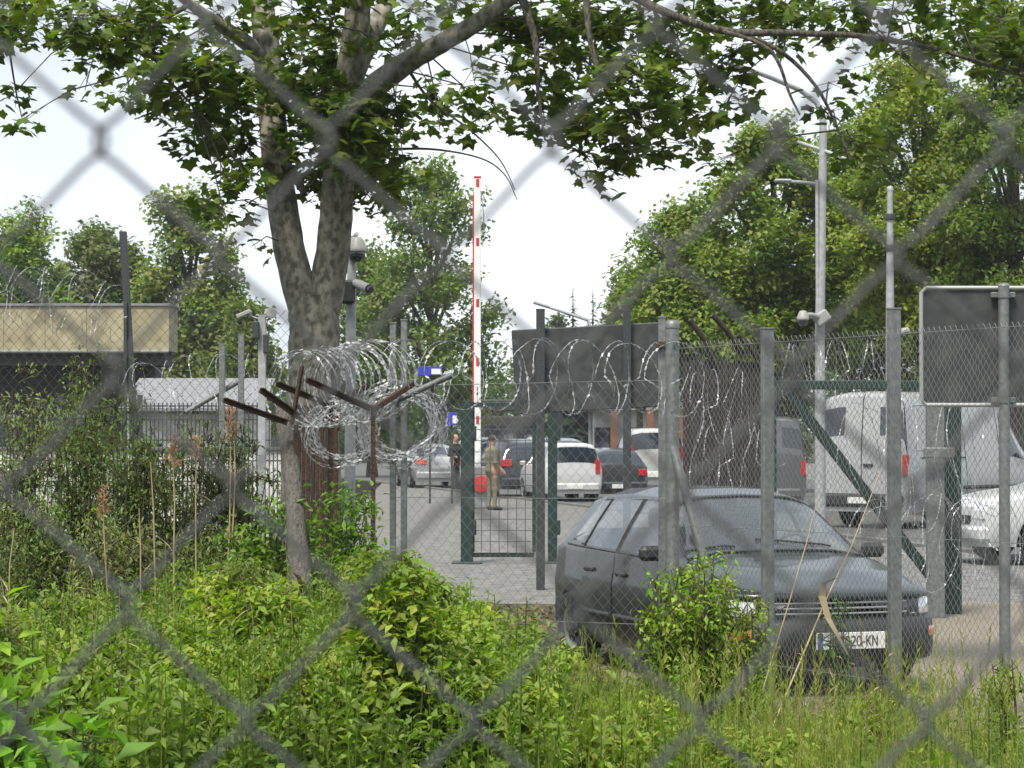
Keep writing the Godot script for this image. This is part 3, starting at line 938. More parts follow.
	for s in [-1.0, 1.0]:
		var zz: float = s * (wag - (.02 if kind != "van" else -.16) + (.07 if kind == "mpv" else 0.0))
		nose.call("tail_light", .02, tail_y, zz, tail_s, lit, .012, false)
		if not fine: nose.call("headlight", .04, .70 if kind != "van" else .92, s * wag * .86, Vector3(.10, .15, .34), mats.lamp_clear, .02)
	var by := body.sill + .17 as float
	if not fine:
		nose.call("front_bumper", .03, by, 0, Vector3(.18, .22, wide * 1.72), mats.trim if kind in ["van", "mpv"] else paint, .05)
		nose.call("rear_bumper", .03, by + .03, 0, Vector3(.18, .24, wide * 1.74), mats.trim if opt.get("dark_bumper", kind == "van") else paint, .05, false)
		var plate = nose.call("number_plate", -.065 if kind != "sedan" else .0, by + (.03 if kind != "sedan" else .3), 0, Vector3(.02, .11, .5), mats.plate, .004, false)
		nose.call("grille", .0, .62 if kind != "van" else .75, 0, Vector3(.05, .12, .7), mats.under, .01)
	var mz: float = wide + .09
	if not fine:
		var x_m := {"sedan": 1.72, "suv": 1.6, "van": 1.2, "mpv": 1.4, "hatch": 1.3}[kind] as float
		for s in [-1.0, 1.0]:
			var y_m := key_at(x_m)[3] as float
			nose.call("door_mirror", x_m, y_m + .07, s * mz, Vector3(.10, .14 if kind != "van" else .26, .18), paint if kind != "van" else mats.trim, .03)
	t.scale = Vector3.ONE * sc
	return t

func hatchback():
	mat("old_paint", Color.WHITE, 0.36, 0.0, {"spec": .42, "coat": .6, "world": false, "scale": Vector3.ONE * .8, "tex": noise_tex(0.012, [[0.2, C(.010, .0135, .0142)], [.55, C(.015, .0195, .020)], [.85, C(.025, .031, .031)]], 61, 5)})
	var t := vehicle("parked_hatchback", "dark grey old hatchback parked behind the mesh fence with white number plate", Vector3(1.65, 0, -19.66), 0, "hatch", mats.old_paint, {"fine": true, "group": ""})
	t.rotation.y = -deg_to_rad(70.5)
	var L := 1.86
	var arc := func(z: float, out := 0.0):               # plan of the nose
		var q := absf(z) / .80
		return L - .015 + .05 - .12 * q * q - .16 * pow(q, 8) + out
	# bumper, a swept bar round the nose
	for front in [true, false]:
		var rows := []
		for k in 25:
			var z := lerpf(-.82, .82, k / 24.0)
			var x: float = arc.call(z, .03)
			if k == 0 or k == 24: x -= .42
			var row := []
			for q in [[-.03, .24], [.02, .26], [.045, .34], [.05, .44], [.03, .52], [-.04, .545], [-.10, .53], [-.10, .26]]:
				row.append(Vector3((x + q[0]) * (1.0 if front else -1.0), q[1], z * (1.0 if front else -1.0)))
			rows.append(row)
		var b := MB.new()
		b.grid(rows, true, true)
		part("front_bumper" if front else "rear_bumper", b, mats.trim, t, false)
	# bonnet panel
	part("bonnet", patch(Vector2(.10, 5.1), Vector2(.95, 4.7), Vector2(.95, 9.3), Vector2(.10, 8.9), 10, 12, .006), mats.old_paint, t, false)
	# grille: dark recess, slats
	var g := MB.new()
	for k in 14:
		var z0 := lerpf(-.50, .50, k / 14.0)
		var z1 := lerpf(-.50, .50, (k + 1) / 14.0)
		g.quad(Vector3(arc.call(z0, -.005), .555, z0), Vector3(arc.call(z1, -.005), .555, z1), Vector3(arc.call(z1, -.03), .665, z1), Vector3(arc.call(z0, -.03), .665, z0))
	for k in g.n.size(): if g.n[k].x < 0: g.n[k] = -g.n[k]
	var gr := part("grille", g, mats.under, t, false)
	for k in 3:
		var s := MB.new()
		var p := []
		for j in 13:
			var z := lerpf(-.50, .50, j / 12.0)
			p.append(Vector3(arc.call(z, .004 - k * .006), .575 + k * .036, z))
		s.tube(p, .0085, 6)
		part("slat", s, mats.rim, gr, false)
	var upper := MB.new()
	var rows2 := []
	for j in 19:
		var z := lerpf(-.74, .74, j / 18.0)
		rows2.append([Vector3(arc.call(z, -.01), .668, z), Vector3(arc.call(z, .012), .685, z), Vector3(arc.call(z, -.005), .715, z), Vector3(arc.call(z, -.09), .745, z)])
	upper.grid(rows2, true)
	part("nose_panel", upper, mats.old_paint, t, false)
	for s in [-1.0, 1.0]:
		var h := MB.new()
		var hr := []
		for j in 9:
			var z: float = lerpf(.50, .765, j / 8.0) * s
			hr.append([Vector3(arc.call(z, -.03), .55, z), Vector3(arc.call(z, .004), .56, z), Vector3(arc.call(z, -.012), .655, z), Vector3(arc.call(z, -.05), .668, z)])
		h.grid(hr, s > 0)
		part("headlight", h, mats.lamp_clear, t, false)
		var o := MB.new()
		var orr := []
		for j in 6:
			var z: float = lerpf(.67, .80, j / 5.0) * s
			var x: float = arc.call(z, .085)
			orr.append([Vector3(x - .03, .40, z), Vector3(x, .405, z), Vector3(x, .465, z), Vector3(x - .03, .47, z)])
		o.grid(orr, s > 0)
		part("indicator", o, mats.lamp_orange, t, false)
	# number plate
	var b := MB.new()
	b.box(Vector3(L + .130, .395, 0), Vector3(.016, .115, .52), Basis.IDENTITY, .003)
	var np := part("number_plate", b, mats.plate, t, false)
	b = MB.new()
	b.box(Vector3(L + .139, .395, .235), Vector3(.003, .107, .042))
	part("country_band", b, mats.plate_blue, np, false)
	var font := SystemFont.new()
	font.font_names = PackedStringArray(["Droid Sans"])
	var txt := TextMesh.new()
	txt.text = "VR 020-KN"
	txt.font = font
	txt.font_size = 16
	txt.pixel_size = .0049
	txt.depth = .003
	var o := inst("lettering", txt, mats.plate_ink, np, Vector3(L + .140, .392, -.024))
	o.rotation.y = PI / 2
	o.scale = Vector3(1.0, 1.2, 1.0)
	# cabin seen through the glass
	for z in [-.35, .35]:
		var c := MB.new()
		c.box(Vector3(-.05, .50, z), Vector3(.5, .16, .46), Basis.IDENTITY, .05)
		c.box(Vector3(-.36, .80, z), Vector3(.14, .60, .46), Basis(Vector3.BACK, .28), .05)
		var seat := part("seat", c, mats.seat_cloth, t, false)
		c = MB.new()
		c.box(Vector3(-.47, 1.16, z), Vector3(.09, .16, .25), Basis(Vector3.BACK, .2), .035)
		part("headrest", c, mats.seat_cloth, seat, false)
	var rb := MB.new()
	rb.box(Vector3(-.95, .50, 0), Vector3(.46, .18, 1.22), Basis.IDENTITY, .05)
	rb.box(Vector3(-1.25, .78, 0), Vector3(.16, .56, 1.22), Basis(Vector3.BACK, .3), .05)
	part("rear_bench", rb, mats.seat_cloth, t, false)
	var db := MB.new()
	db.box(Vector3(.60, .80, 0), Vector3(.42, .20, 1.34), Basis.IDENTITY, .05)
	db.box(Vector3(.50, .90, .34), Vector3(.22, .08, .40), Basis.IDENTITY, .03)
	db.box(Vector3(-.2, .22, 0), Vector3(2.7, .06, 1.4))
	part("dashboard", db, mats.cabin_plastic, t, false)
	var sw := MB.new()
	var ringp := []
	for k in 21: ringp.append(Vector3(.34, .90, -.34) + Basis(Vector3.BACK, -.45) * Vector3(0, cos(TAU * k / 20) * .18, sin(TAU * k / 20) * .18))
	sw.tube(ringp, .014, 6, false)
	sw.tube([Vector3(.34, .90, -.34), Vector3(.55, .80, -.34)], .03, 6)
	sw.box(Vector3(.34, .90, -.34), Vector3(.03, .04, .34), Basis(Vector3.BACK, -.45))
	part("steering_wheel", sw, mats.cabin_plastic, t, false)
	# rubber round the windscreen
	var seal := MB.new()
	var ring := []
	var cs := [[1.05, 4.70], [1.05, 9.30], [1.65, 9.14], [1.65, 4.86], [1.05, 4.70]]
	for k in 4:
		for j in 8: ring.append(on_body(lerpf(cs[k][0], cs[k + 1][0], j / 8.0), lerpf(cs[k][1], cs[k + 1][1], j / 8.0)) + Vector3(.004, .004, 0))
	ring.append(ring[0])
	seal.tube(ring, .010, 5, false)
	part("windscreen_seal", seal, mats.trim, t, false)
	# wipers and roof gutter
	for s in [-.38, .25]:
		var wv := MB.new()
		var p := []
		for k in 7: p.append(on_body_hatch(1.085 + .01 * k, 7.0 + (s * 3.0) + k * .24) + Vector3(.0, .018, 0))
		wv.tube(p, .008, 5)
		part("wiper", wv, mats.trim, t, false)

func on_body_hatch(x: float, v: float) -> Vector3: return on_body(x, v)

# ---------------------------------------------------------------- fences and wire
func chain(a: Vector3, e: Vector3, y0: float, y1: float, wide: float, tall: float, r: float) -> MB:   # diamonds of wide x tall, one zigzag wire after another
	var b := MB.new()
	var along := e - a
	along.y = 0
	var l := along.length()
	var u := along / l
	var out := u.cross(Vector3.UP)
	var n := int(l / (wide / 2.0))
	for k in n:
		var p := []
		var y := y0
		var q := k % 2
		while y < y1:
			var zig := float(q % 2)
			p.append(Vector3(a.x, y, a.z) + u * (wide / 2.0) * (k + zig) + out * (zig - .5) * r * 2.2 + Vector3(R(-.0015, .0015), 0, 0))
			y += tall / 2.0
			q += 1
		b.tube(p, r, 3, false)
	return b

func post(t: Node3D, called: String, at: Vector3, top: float, w: float, d: float, m: Material, turn := 0.0, cap := true):
	var b := MB.new()
	b.box(Vector3(at.x, top / 2.0 - .1, at.z), Vector3(w, top + .2, d), Basis(Vector3.UP, turn), .005)
	if cap: b.box(Vector3(at.x, top + .003, at.z), Vector3(w + .006, .012, d + .006), Basis(Vector3.UP, turn), .002)
	return part(called, b, m, t)

func razor_coil(label: String, a: Vector3, e: Vector3, r: float, turns: float, sd: int, squash := .05, lay := Vector3.UP):
	rng.seed = sd
	var t := thing("razor_wire_coil", label, "razor wire", a, "coils of razor wire")
	var ax := (e - a)
	var l := ax.length()
	var u := ax.normalized()
	var s := u.cross(lay).normalized()
	var q := s.cross(u).normalized()
	var steps := int(turns * 26)
	var p := []
	var rr := r
	for k in steps + 1:
		var f := k / float(steps)
		var an := f * turns * TAU
		if k % 26 == 0: rr = r * R(1.0 - squash, 1.0 + squash)
		var rad := lerpf(rr, r, .5) * (1.0 + squash * .5 * sin(an * 2.0 + f * 9.0))
		var lean := sin(an + f * 5.0) * l / maxf(turns, 1.0) * .4 * (1.0 if int(f * turns) % 2 == 0 else -1.0)   # clipped loops open like a concertina
		p.append(a + u * (l * f + lean) + (s * cos(an) + q * sin(an)) * rad + Vector3(R(-1, 1), R(-1, 1), R(-1, 1)) * .004)
	var b := MB.new()
	b.tube(p, .0017, 4, false)
	part("core_wire", b, mats.razor, t)
	b = MB.new()
	var acc := 0.0
	for k in steps:
		var d: Vector3 = p[k + 1] - p[k]
		var len := d.length()
		var dn := d / len
		while acc < len:
			var c: Vector3 = p[k] + dn * acc
			var o := dn.cross(Vector3(R(-1, 1), R(-1, 1), R(-1, 1))).normalized()
			var h := R(.007, .0095)
			b.quad(c - dn * .015 + o * h * .4, c - dn * .004, c + dn * .004, c + dn * .015 + o * h)
			b.quad(c - dn * .015 - o * h, c - dn * .004, c + dn * .004, c + dn * .015 - o * h * .4)
			b.quad(c - dn * .012 - o * .0036, c + dn * .012 - o * .0036, c + dn * .012 + o * .0036, c - dn * .012 + o * .0036)
			acc += .041
		acc -= len
	part("barbs", b, mats.razor, t).set_meta("kind", "stuff")
	return t

func lens_fence():                                       # the fence the photograph was taken through
	var d := .77
	var t := thing("foreground_mesh_fence", "grey diamond mesh fence right in front of the camera, out of focus", "fence", Vector3(0, 0, -d))
	var k := d / F
	var cx := 113.0 * k
	var cy := 116.2 * k
	var o := W(97, 141, d)
	var rows := 52
	var b := MB.new()
	var p := []
	for q in range(-rows, 14):                           # one zigzag wire, bent back round its neighbour at each turn
		var zig := absi(q) % 2                           # 0: at its own column, 1: at the next
		var sgn := 1.0 if zig == 1 else -1.0
		var c := Vector3(cx * zig, q * cy, 0) + Vector3(.0022 * -q, 0, 0) * .95
		for f in [[-.20, -.2, -.0006], [-.12, -.075, .0006], [-.05, .0, .0012], [.05, .0, .0012], [.12, -.075, .0006], [.20, -.2, -.0006]]:
			p.append(c + Vector3((f[1] * cx + .0007) * sgn, f[0] * cy, f[2] * sgn))
	b.tube(p, .00106, 8, false)
	var m := b.mesh()
	for c in range(-40, 46):
		var base := o + Vector3(cx * c, cy * (1 if c % 2 != 0 else 0), 0)
		inst("wire", m, mats.wire_dull, t, base - t.position)
	for x in [-1.35, 1.45]:
		post(t, "post", Vector3(x, 0, -d - .04), 2.35, .05, .05, mats.galvanised)

const NEAR := [Vector3(3.35, 0, -12.9), Vector3(2.29, 0, -15.5), Vector3(1.63, 0, -16.45), Vector3(1.08, 0, -17.5), Vector3(-.86, 0, -18.7)]

func near_fence():
	rng.seed = 5
	var t := thing("mesh_fence", "galvanised diamond mesh fence with rectangular posts in front of the dark hatchback", "fence", NEAR[2])
	for k in [0, 1, 2]:
		post(t, "post", NEAR[k] + Vector3(-.02, 0, .05), [2.5, 2.55, 2.47][k], .075, .05, mats.galvanised, .35)
	part("wire_mesh", chain(NEAR[3], NEAR[0], .05, 2.42, .052, .060, .0016), mats.wire, t)
	for y in [.35, 1.2, 2.38]:
		var b := MB.new()
		b.tube([NEAR[3] + Vector3(0, y, -.004), NEAR[0] + Vector3(0, y + .02, -.004)], .0021, 4, false)
		part("tension_wire", b, mats.wire, t)
	t = thing("mesh_fence", "mesh fence with one open razor coil on top, before the green gate posts", "fence", NEAR[3])
	var c := NEAR[3]
	var cp := MB.new()
	cp.tube([c + Vector3(0, -.1, 0), c + Vector3(0, 2.55, 0)], .046, 14)
	cp.lathe(c + Vector3(0, 2.55, 0), Vector3.UP, [[.050, -.03], [.050, 0], [.036, .020], [.001, .028]], 14)
	part("corner_post", cp, mats.galvanised, t)
	var br := MB.new()
	br.tube([c + Vector3(.0, 1.72, .02), c + Vector3(.36, .35, .35)], .03, 10)
	part("brace", br, mats.galvanised, t)
	part("wire_mesh", chain(NEAR[4], NEAR[3], .05, 2.2, .085, .088, .0016), mats.wire, t)
	for y in [.5, 1.35, 2.15]:
		var b := MB.new()
		b.tube([NEAR[4] + Vector3(0, y, 0), NEAR[3] + Vector3(0, y + .02, 0)], .0021, 4, false)
		part("tension_wire", b, mats.wire, t)
	for q in [[404, 18.65, 2.62], [393, 18.7, 2.6]]: post(t, "end_post", G(q[0], q[1]), q[2], .045, .045, mats.galvanised)
	var ob := MB.new()
	ob.tube([W(393, 402, 18.4), W(452, 375, 18.3)], .022, 8)
	part("outrigger", ob, mats.galvanised, t)
	# slim pale post beside the corner
	t = thing("fence_post", "slim pale post standing just beside the thick round corner post", "post", G(662, 18.2))
	post(t, "shaft", G(662, 18.2), 2.62, .05, .045, mats.galvanised)
	b_clamp(t, W(662, 345, 18.17))

func b_clamp(t: Node3D, p: Vector3):
	var b := MB.new()
	b.box(p, Vector3(.085, .05, .07), Basis.IDENTITY, .008)
	part("clamp", b, mats.rust, t)

func rusty_post(label: String, foot: Vector3, top: float, arms: Array, size := .032):
	var t := thing("rusty_fence_post", label, "post", foot, "rusty angle iron fence posts")
	var b := MB.new()
	b.box(foot + Vector3(0, top / 2 - .1, 0), Vector3(size, top + .2, .008), Basis.IDENTITY)
	b.box(foot + Vector3(size / 2 - .004, top / 2 - .1, -size / 2), Vector3(.008, top + .2, size), Basis.IDENTITY)
	part("shaft", b, mats.rust, t)
	for a in arms:
		var m := MB.new()
		var d: Vector3 = a[1] - a[0]
		var bs := Basis.looking_at(d.normalized(), Vector3.UP)
		m.box((a[0] + a[1]) / 2, Vector3(size, .007, d.length()), bs)
		m.box((a[0] + a[1]) / 2 + bs * Vector3(size / 2, -size / 2, 0), Vector3(.007, size, d.length()), bs)
		part("arm", m, mats.rust, t)

func left_side():
	# bundles of razor wire on rusty posts
	rusty_post("rusty post carrying two spread arms below the razor wire bundle", G(373, 18.0), W(373, 406, 18.0).y, [[W(372, 408, 18), W(412, 382, 18.3)], [W(372, 407, 18), W(308, 378, 17.6)]])
	rusty_post("rusty post at the edge of the dark rusty panel, with two short arms", G(331, 18.6), W(331, 402, 18.6).y, [[W(332, 404, 18.6), W(278, 382, 18.2)], [W(331, 403, 18.6), W(366, 384, 18.9)]])
	rusty_post("leaning rusty post with one long bare arm beside the thin grey stem", G(296, 17.9), W(296, 425, 17.9).y, [[W(292, 424, 17.9), W(302, 366, 17.8)], [W(289, 421, 17.9), W(225, 398, 17.5)], [W(300, 415, 17.9), W(262, 388, 17.6)]])
	razor_coil("tight bundle of razor wire lying along the top of the rusty posts", W(296, 390, 18.0), W(362, 384, 18.7), .27, 17, 11, .06)
	razor_coil("bundle of razor wire whose round end opens towards the thin end posts", W(350, 384, 18.2), W(384, 379, 18.8), .285, 9, 12, .05)
	razor_coil("lower ring of stacked razor wire hanging in front of the silver sedan", W(404, 425, 18.3), W(396, 424, 19.1), .26, 24, 13, .34)
	razor_coil("low bundle of razor wire hanging over the dark rusty panel", W(344, 434, 18.4), W(338, 430, 19.0), .21, 15, 14, .34)
	razor_coil("long open razor wire coil stretched along the fence top before the grey board", W(392, 374, 18.5), W(690, 379, 17.4), .25, 15, 15, .08)
	razor_coil("open razor wire coil on top of the yard fence above the cream building", W(-30, 284, 30.9), W(126, 316, 30.9), .36, 9, 16, .10)
	razor_coil("razor wire coil stretched over the low shed between the leaning post and the mast", W(130, 388, 30.7), W(262, 376, 30.4), .30, 8, 17, .14)
	# dark rusty panel of upright strips
	var t := thing("rusty_strip_fence", "dark rusty panel of upright strips under the razor wire bundle", "fence", G(318, 19.3))
	rng.seed = 8
	for k in 9:
		var p := G(299 + k * 4.6, 19.3)
		var b := MB.new()
		b.box(p + Vector3(0, 1.0, R(-.01, .01)), Vector3(.03, 2.05 + R(-.05, .03), .02), Basis(Vector3.UP, R(-.2, .2)), .003)
		part("strip", b, mats.rust if k % 3 else mats.dark_board, t)
	for y in [.3, 1.85]:
		var b := MB.new()
		b.box(G(317, 19.33) + Vector3(0, y, 0), Vector3(.34, .05, .03))
		part("rail", b, mats.rust, t)
	# thin grey stem
	t = thing("dead_tree", "slender grey dead stem with a rotten foot in the green weeds", "tree", G(304, 17.0))
	var b := MB.new()
	var pts := []
	var rr := []
	for q in [[304, 660, 15], [303, 620, 15], [303, 585, 16], [299, 555, 14], [296, 520, 12.5], [292, 480, 12], [288, 445, 11.5], [284, 418, 11], [282, 404, 9]]:
		pts.append(W(q[0], q[1], lerpf(18.3, 17.0, clampf((q[1] - 400) / 200.0, 0, 1))) + ball() * .008); rr.append(q[2] * .0053)
	b.tube(pts, rr, 10)
	part("trunk", b, mats.dead_bark, t)
	b = MB.new()
	rng.seed = 4
	for k in 26:
		var p := W(R(288, 306), R(582, 604), 16.9) + ball() * .03
		var e := p + Vector3(R(-.09, .03), R(-.09, .10), R(.0, .06))
		b.tube([p, p.lerp(e, .5) + ball() * .02, e], [.02, .014, .003], 5)
	part("rotten_wood", b, mats.rot, t)
	# leaning post and mesh of the yard at the left
	var d := 31.0
	t = thing("yard_fence", "tall mesh fence with a dark leaning post before the cream building", "fence", G(139, d))
	b = MB.new()
	b.box((W(125, 236, d) + W(137, 440, d)) / 2 + Vector3(0, -.4, 0), Vector3(.085, 3.35, .06), Basis(Vector3.BACK, -atan2(W(137, 0, d).x - W(125, 0, d).x, 204.0 * d / F) * -1.0), .006)
	part("leaning_post", b, mats.dark_paint, t)
	b = MB.new()
	b.box(W(126, 340, d) + Vector3(0, -1.0, .05), Vector3(.04, 2.9, .04), Basis.IDENTITY, .004)
	part("stub_post", b, mats.dark_paint, t)
	rng.seed = 3
	part("wire_mesh", chain(W(-40, 0, d), W(330, 0, d), .1, W(0, 306, d).y, .12, .135, .0034), mats.wire_dull, t)
	var up := MB.new()
	var m := chain(W(-40, 0, d), W(128, 0, d), W(0, 330, d).y, W(0, 262, d).y, .13, .15, .0024)
	for k in m.v.size():                                  # the upper strip leans over towards the yard
		m.v[k].z -= (m.v[k].y - W(0, 330, d).y) * .8
		m.v[k].x -= (m.v[k].y - W(0, 330, d).y) * .5
	part("upper_mesh", m, mats.wire, t)
	b = MB.new()
	b.tube([W(186, 412, d), W(238, 382, d)], .035, 6)
	part("brace", b, mats.galvanised, t)
	for q in [[222, 345], [241, 335]]: post(t, "grey_post", G(q[0], d - .1), W(0, q[1], d).y, .07, .06, mats.galvanised)
	# camera mast by the trunk of the plane tree
	d = 30.0
	t = thing("camera_mast", "pale mast with small floodlights and a round mirror left of the plane trunk", "mast", G(262, d))
	post(t, "mast", G(262, d), W(0, 316, d).y, .085, .085, mats.grey_pole)
	b = MB.new()
	b.lathe(W(271, 313, d - .1), Vector3(.2, 0, 1).normalized(), [[.06, -.05], [.065, .03], [.06, .06], [.001, .05]], 14)
	part("mirror", b, mats.grey_pole, t)
	b = MB.new()
	b.tube([W(262, 320, d), W(271, 313, d - .1)], .012, 5)
	b.box(W(244, 314, d), Vector3(.18, .05, .12), Basis(Vector3.BACK, .4), .01)
	b.tube([W(262, 320, d), W(247, 315, d)], .012, 5)
	part("flood_light", b, mats.camera_white, t)
	for q in [[256, 330, .07, .2], [266, 344, .06, .22]]:
		b = MB.new()
		b.box(W(q[0], q[1], d - .08), Vector3(q[2], q[3], .1), Basis.IDENTITY, .01)
		part("loudspeaker", b, mats.dark_paint, t)
	# welded grille fence of the yard and what stands behind
	d = 38.0
	t = thing("grille_fence", "dark welded bar fence standing behind the shrubs and dry reeds", "fence", G(150, d))
	b = MB.new()
	for k in 88: b.box(G(-30 + k * 4.1, d) + Vector3(0, 1.15, 0), Vector3(.016, 2.2, .016))
	part("bars", b, mats.dark_paint, t).set_meta("kind", "stuff")
	for y in [.15, .5, .8, 1.1, 1.4, 1.7, 2.0, 2.2]:
		b = MB.new()
		b.box(G(150, d - .02) + Vector3(0, y, 0), Vector3(361 * d / F, .02, .012))
		part("rail", b, mats.dark_paint, t)
	for x in [-20, 60, 140, 220, 300]: post(t, "post", G(x, d - .06), 2.35, .07, .07, mats.dark_paint)
	# cream flat-roofed building and the low grey-roofed shed
	d = 70.0
	var s := d / F
	t = thing("cream_building", "flat-roofed building with cream fascia behind the yard fence", "building", G(40, d))
	var x0 := W(-160, 0, d).x
	var x1 := W(170, 0, d).x
	var yt := W(0, 306, d).y
	var yb := W(0, 351, d).y
	for k in 8:
		b = MB.new()
		var w8 := (x1 - x0) / 8.0
		b.box(Vector3(x0 + w8 * (k + .5), (yt + yb) / 2, -d - .9), Vector3(w8 - .006, yt - yb, 1.8), Basis.IDENTITY, .006)
		part("fascia_panel", b, mats.cream, t)
	b = MB.new()
	b.tube([Vector3(x0, yb - .02, -d + .05), Vector3(x1, yb - .02, -d + .05)], .05, 8)
	part("gutter", b, mats.slate_roof, t)
	b = MB.new()
	b.box(Vector3((x0 + x1) / 2, yt + .03, -d - .9), Vector3(x1 - x0 + .08, .07, 1.9), Basis.IDENTITY, .01)
	part("roof_edge", b, mats.slate_roof, t)
	b = MB.new()
	b.box(Vector3((x0 + x1) / 2, yb - .2, -d - 1.0), Vector3(x1 - x0 - .3, .38, 1.6), Basis.IDENTITY, .01)
	part("soffit", b, mats.dark_wall, t)
	b = MB.new()
	b.box(Vector3((x0 + x1) / 2, (yb - .4) / 2, -d - 2.4), Vector3(x1 - x0 - 1.2, yb - .4, 2.0))
	part("wall", b, mats.dark_wall, t)
	for k in 4:
		b = MB.new()
		b.box(Vector3(x0 + 1.5 + k * 2.3, 1.6, -d - 1.38), Vector3(1.5, 1.4, .06), Basis.IDENTITY, .01)
		var wd := part("window", b, mats.white_plain, t)
		b = MB.new()
		b.box(Vector3(x0 + 1.5 + k * 2.3, 1.6, -d - 1.34), Vector3(1.34, 1.24, .03))
		part("pane", b, mats.glass, wd)
	d = 52.0
	t = thing("low_shed", "low shed with pale grey roof seen over the shrubs", "shed", G(190, d))
	b = MB.new()
	var a := W(118, 408, d)
	var e := W(262, 408, d)
	var hh := W(0, 375, d).y
	b.quad(a, e, Vector3(e.x, hh, e.z - 3.0), Vector3(a.x, hh, a.z - 3.0))
	b.quad(Vector3(a.x, hh - .06, a.z - 3.0), Vector3(e.x, hh - .06, e.z - 3.0), e - Vector3(0, .06, 0), a - Vector3(0, .06, 0))
	b.quad(a - Vector3(0, .06, 0), e - Vector3(0, .06, 0), e, a)
	part("roof", b, mats.slate_roof, t)
	b = MB.new()
	b.box(Vector3((a.x + e.x) / 2, (a.y - .1) / 2, a.z - 1.7), Vector3(e.x - a.x - .2, a.y - .12, 2.6))
	part("wall", b, mats.pale_wall, t)
	for k in 3:
		b = MB.new()
		b.box(Vector3(lerpf(a.x, e.x, .2 + k * .3), 1.2, a.z - .39), Vector3(.5, .8, .05), Basis.IDENTITY, .01)
		part("window", b, mats.glass, t)
	t = thing("pale_wall", "low pale boundary wall showing between the bars of the grille fence", "wall", G(120, 45))
	b = MB.new()
	b.box(G(120, 45) + Vector3(0, .75, 0), Vector3(6.2, 1.5, .15), Basis.IDENTITY, .01)
	part("face", b, mats.pale_wall, t)
	b = MB.new()
	b.box(G(120, 45) + Vector3(0, 1.53, 0), Vector3(6.3, .06, .24), Basis.IDENTITY, .01)
	part("coping", b, mats.concrete, t)

func dome_camera(t: Node3D, at: Vector3, k := 1.0):
	var b := MB.new()
	b.lathe(at, Vector3.DOWN, [[.001, -.13 * k], [.05 * k, -.125 * k], [.075 * k, -.09 * k], [.105 * k, -.01 * k], [.11 * k, .02 * k], [.10 * k, .035 * k]], 18)
	var h := part("dome_housing", b, mats.camera_white, t)
	b = MB.new()
	b.lathe(at, Vector3.DOWN, [[.085 * k, .03 * k], [.088 * k, .07 * k], [.075 * k, .11 * k], [.04 * k, .135 * k], [.001, .14 * k]], 16)
	var d := part("dome_glass", b, mats.glass, t)

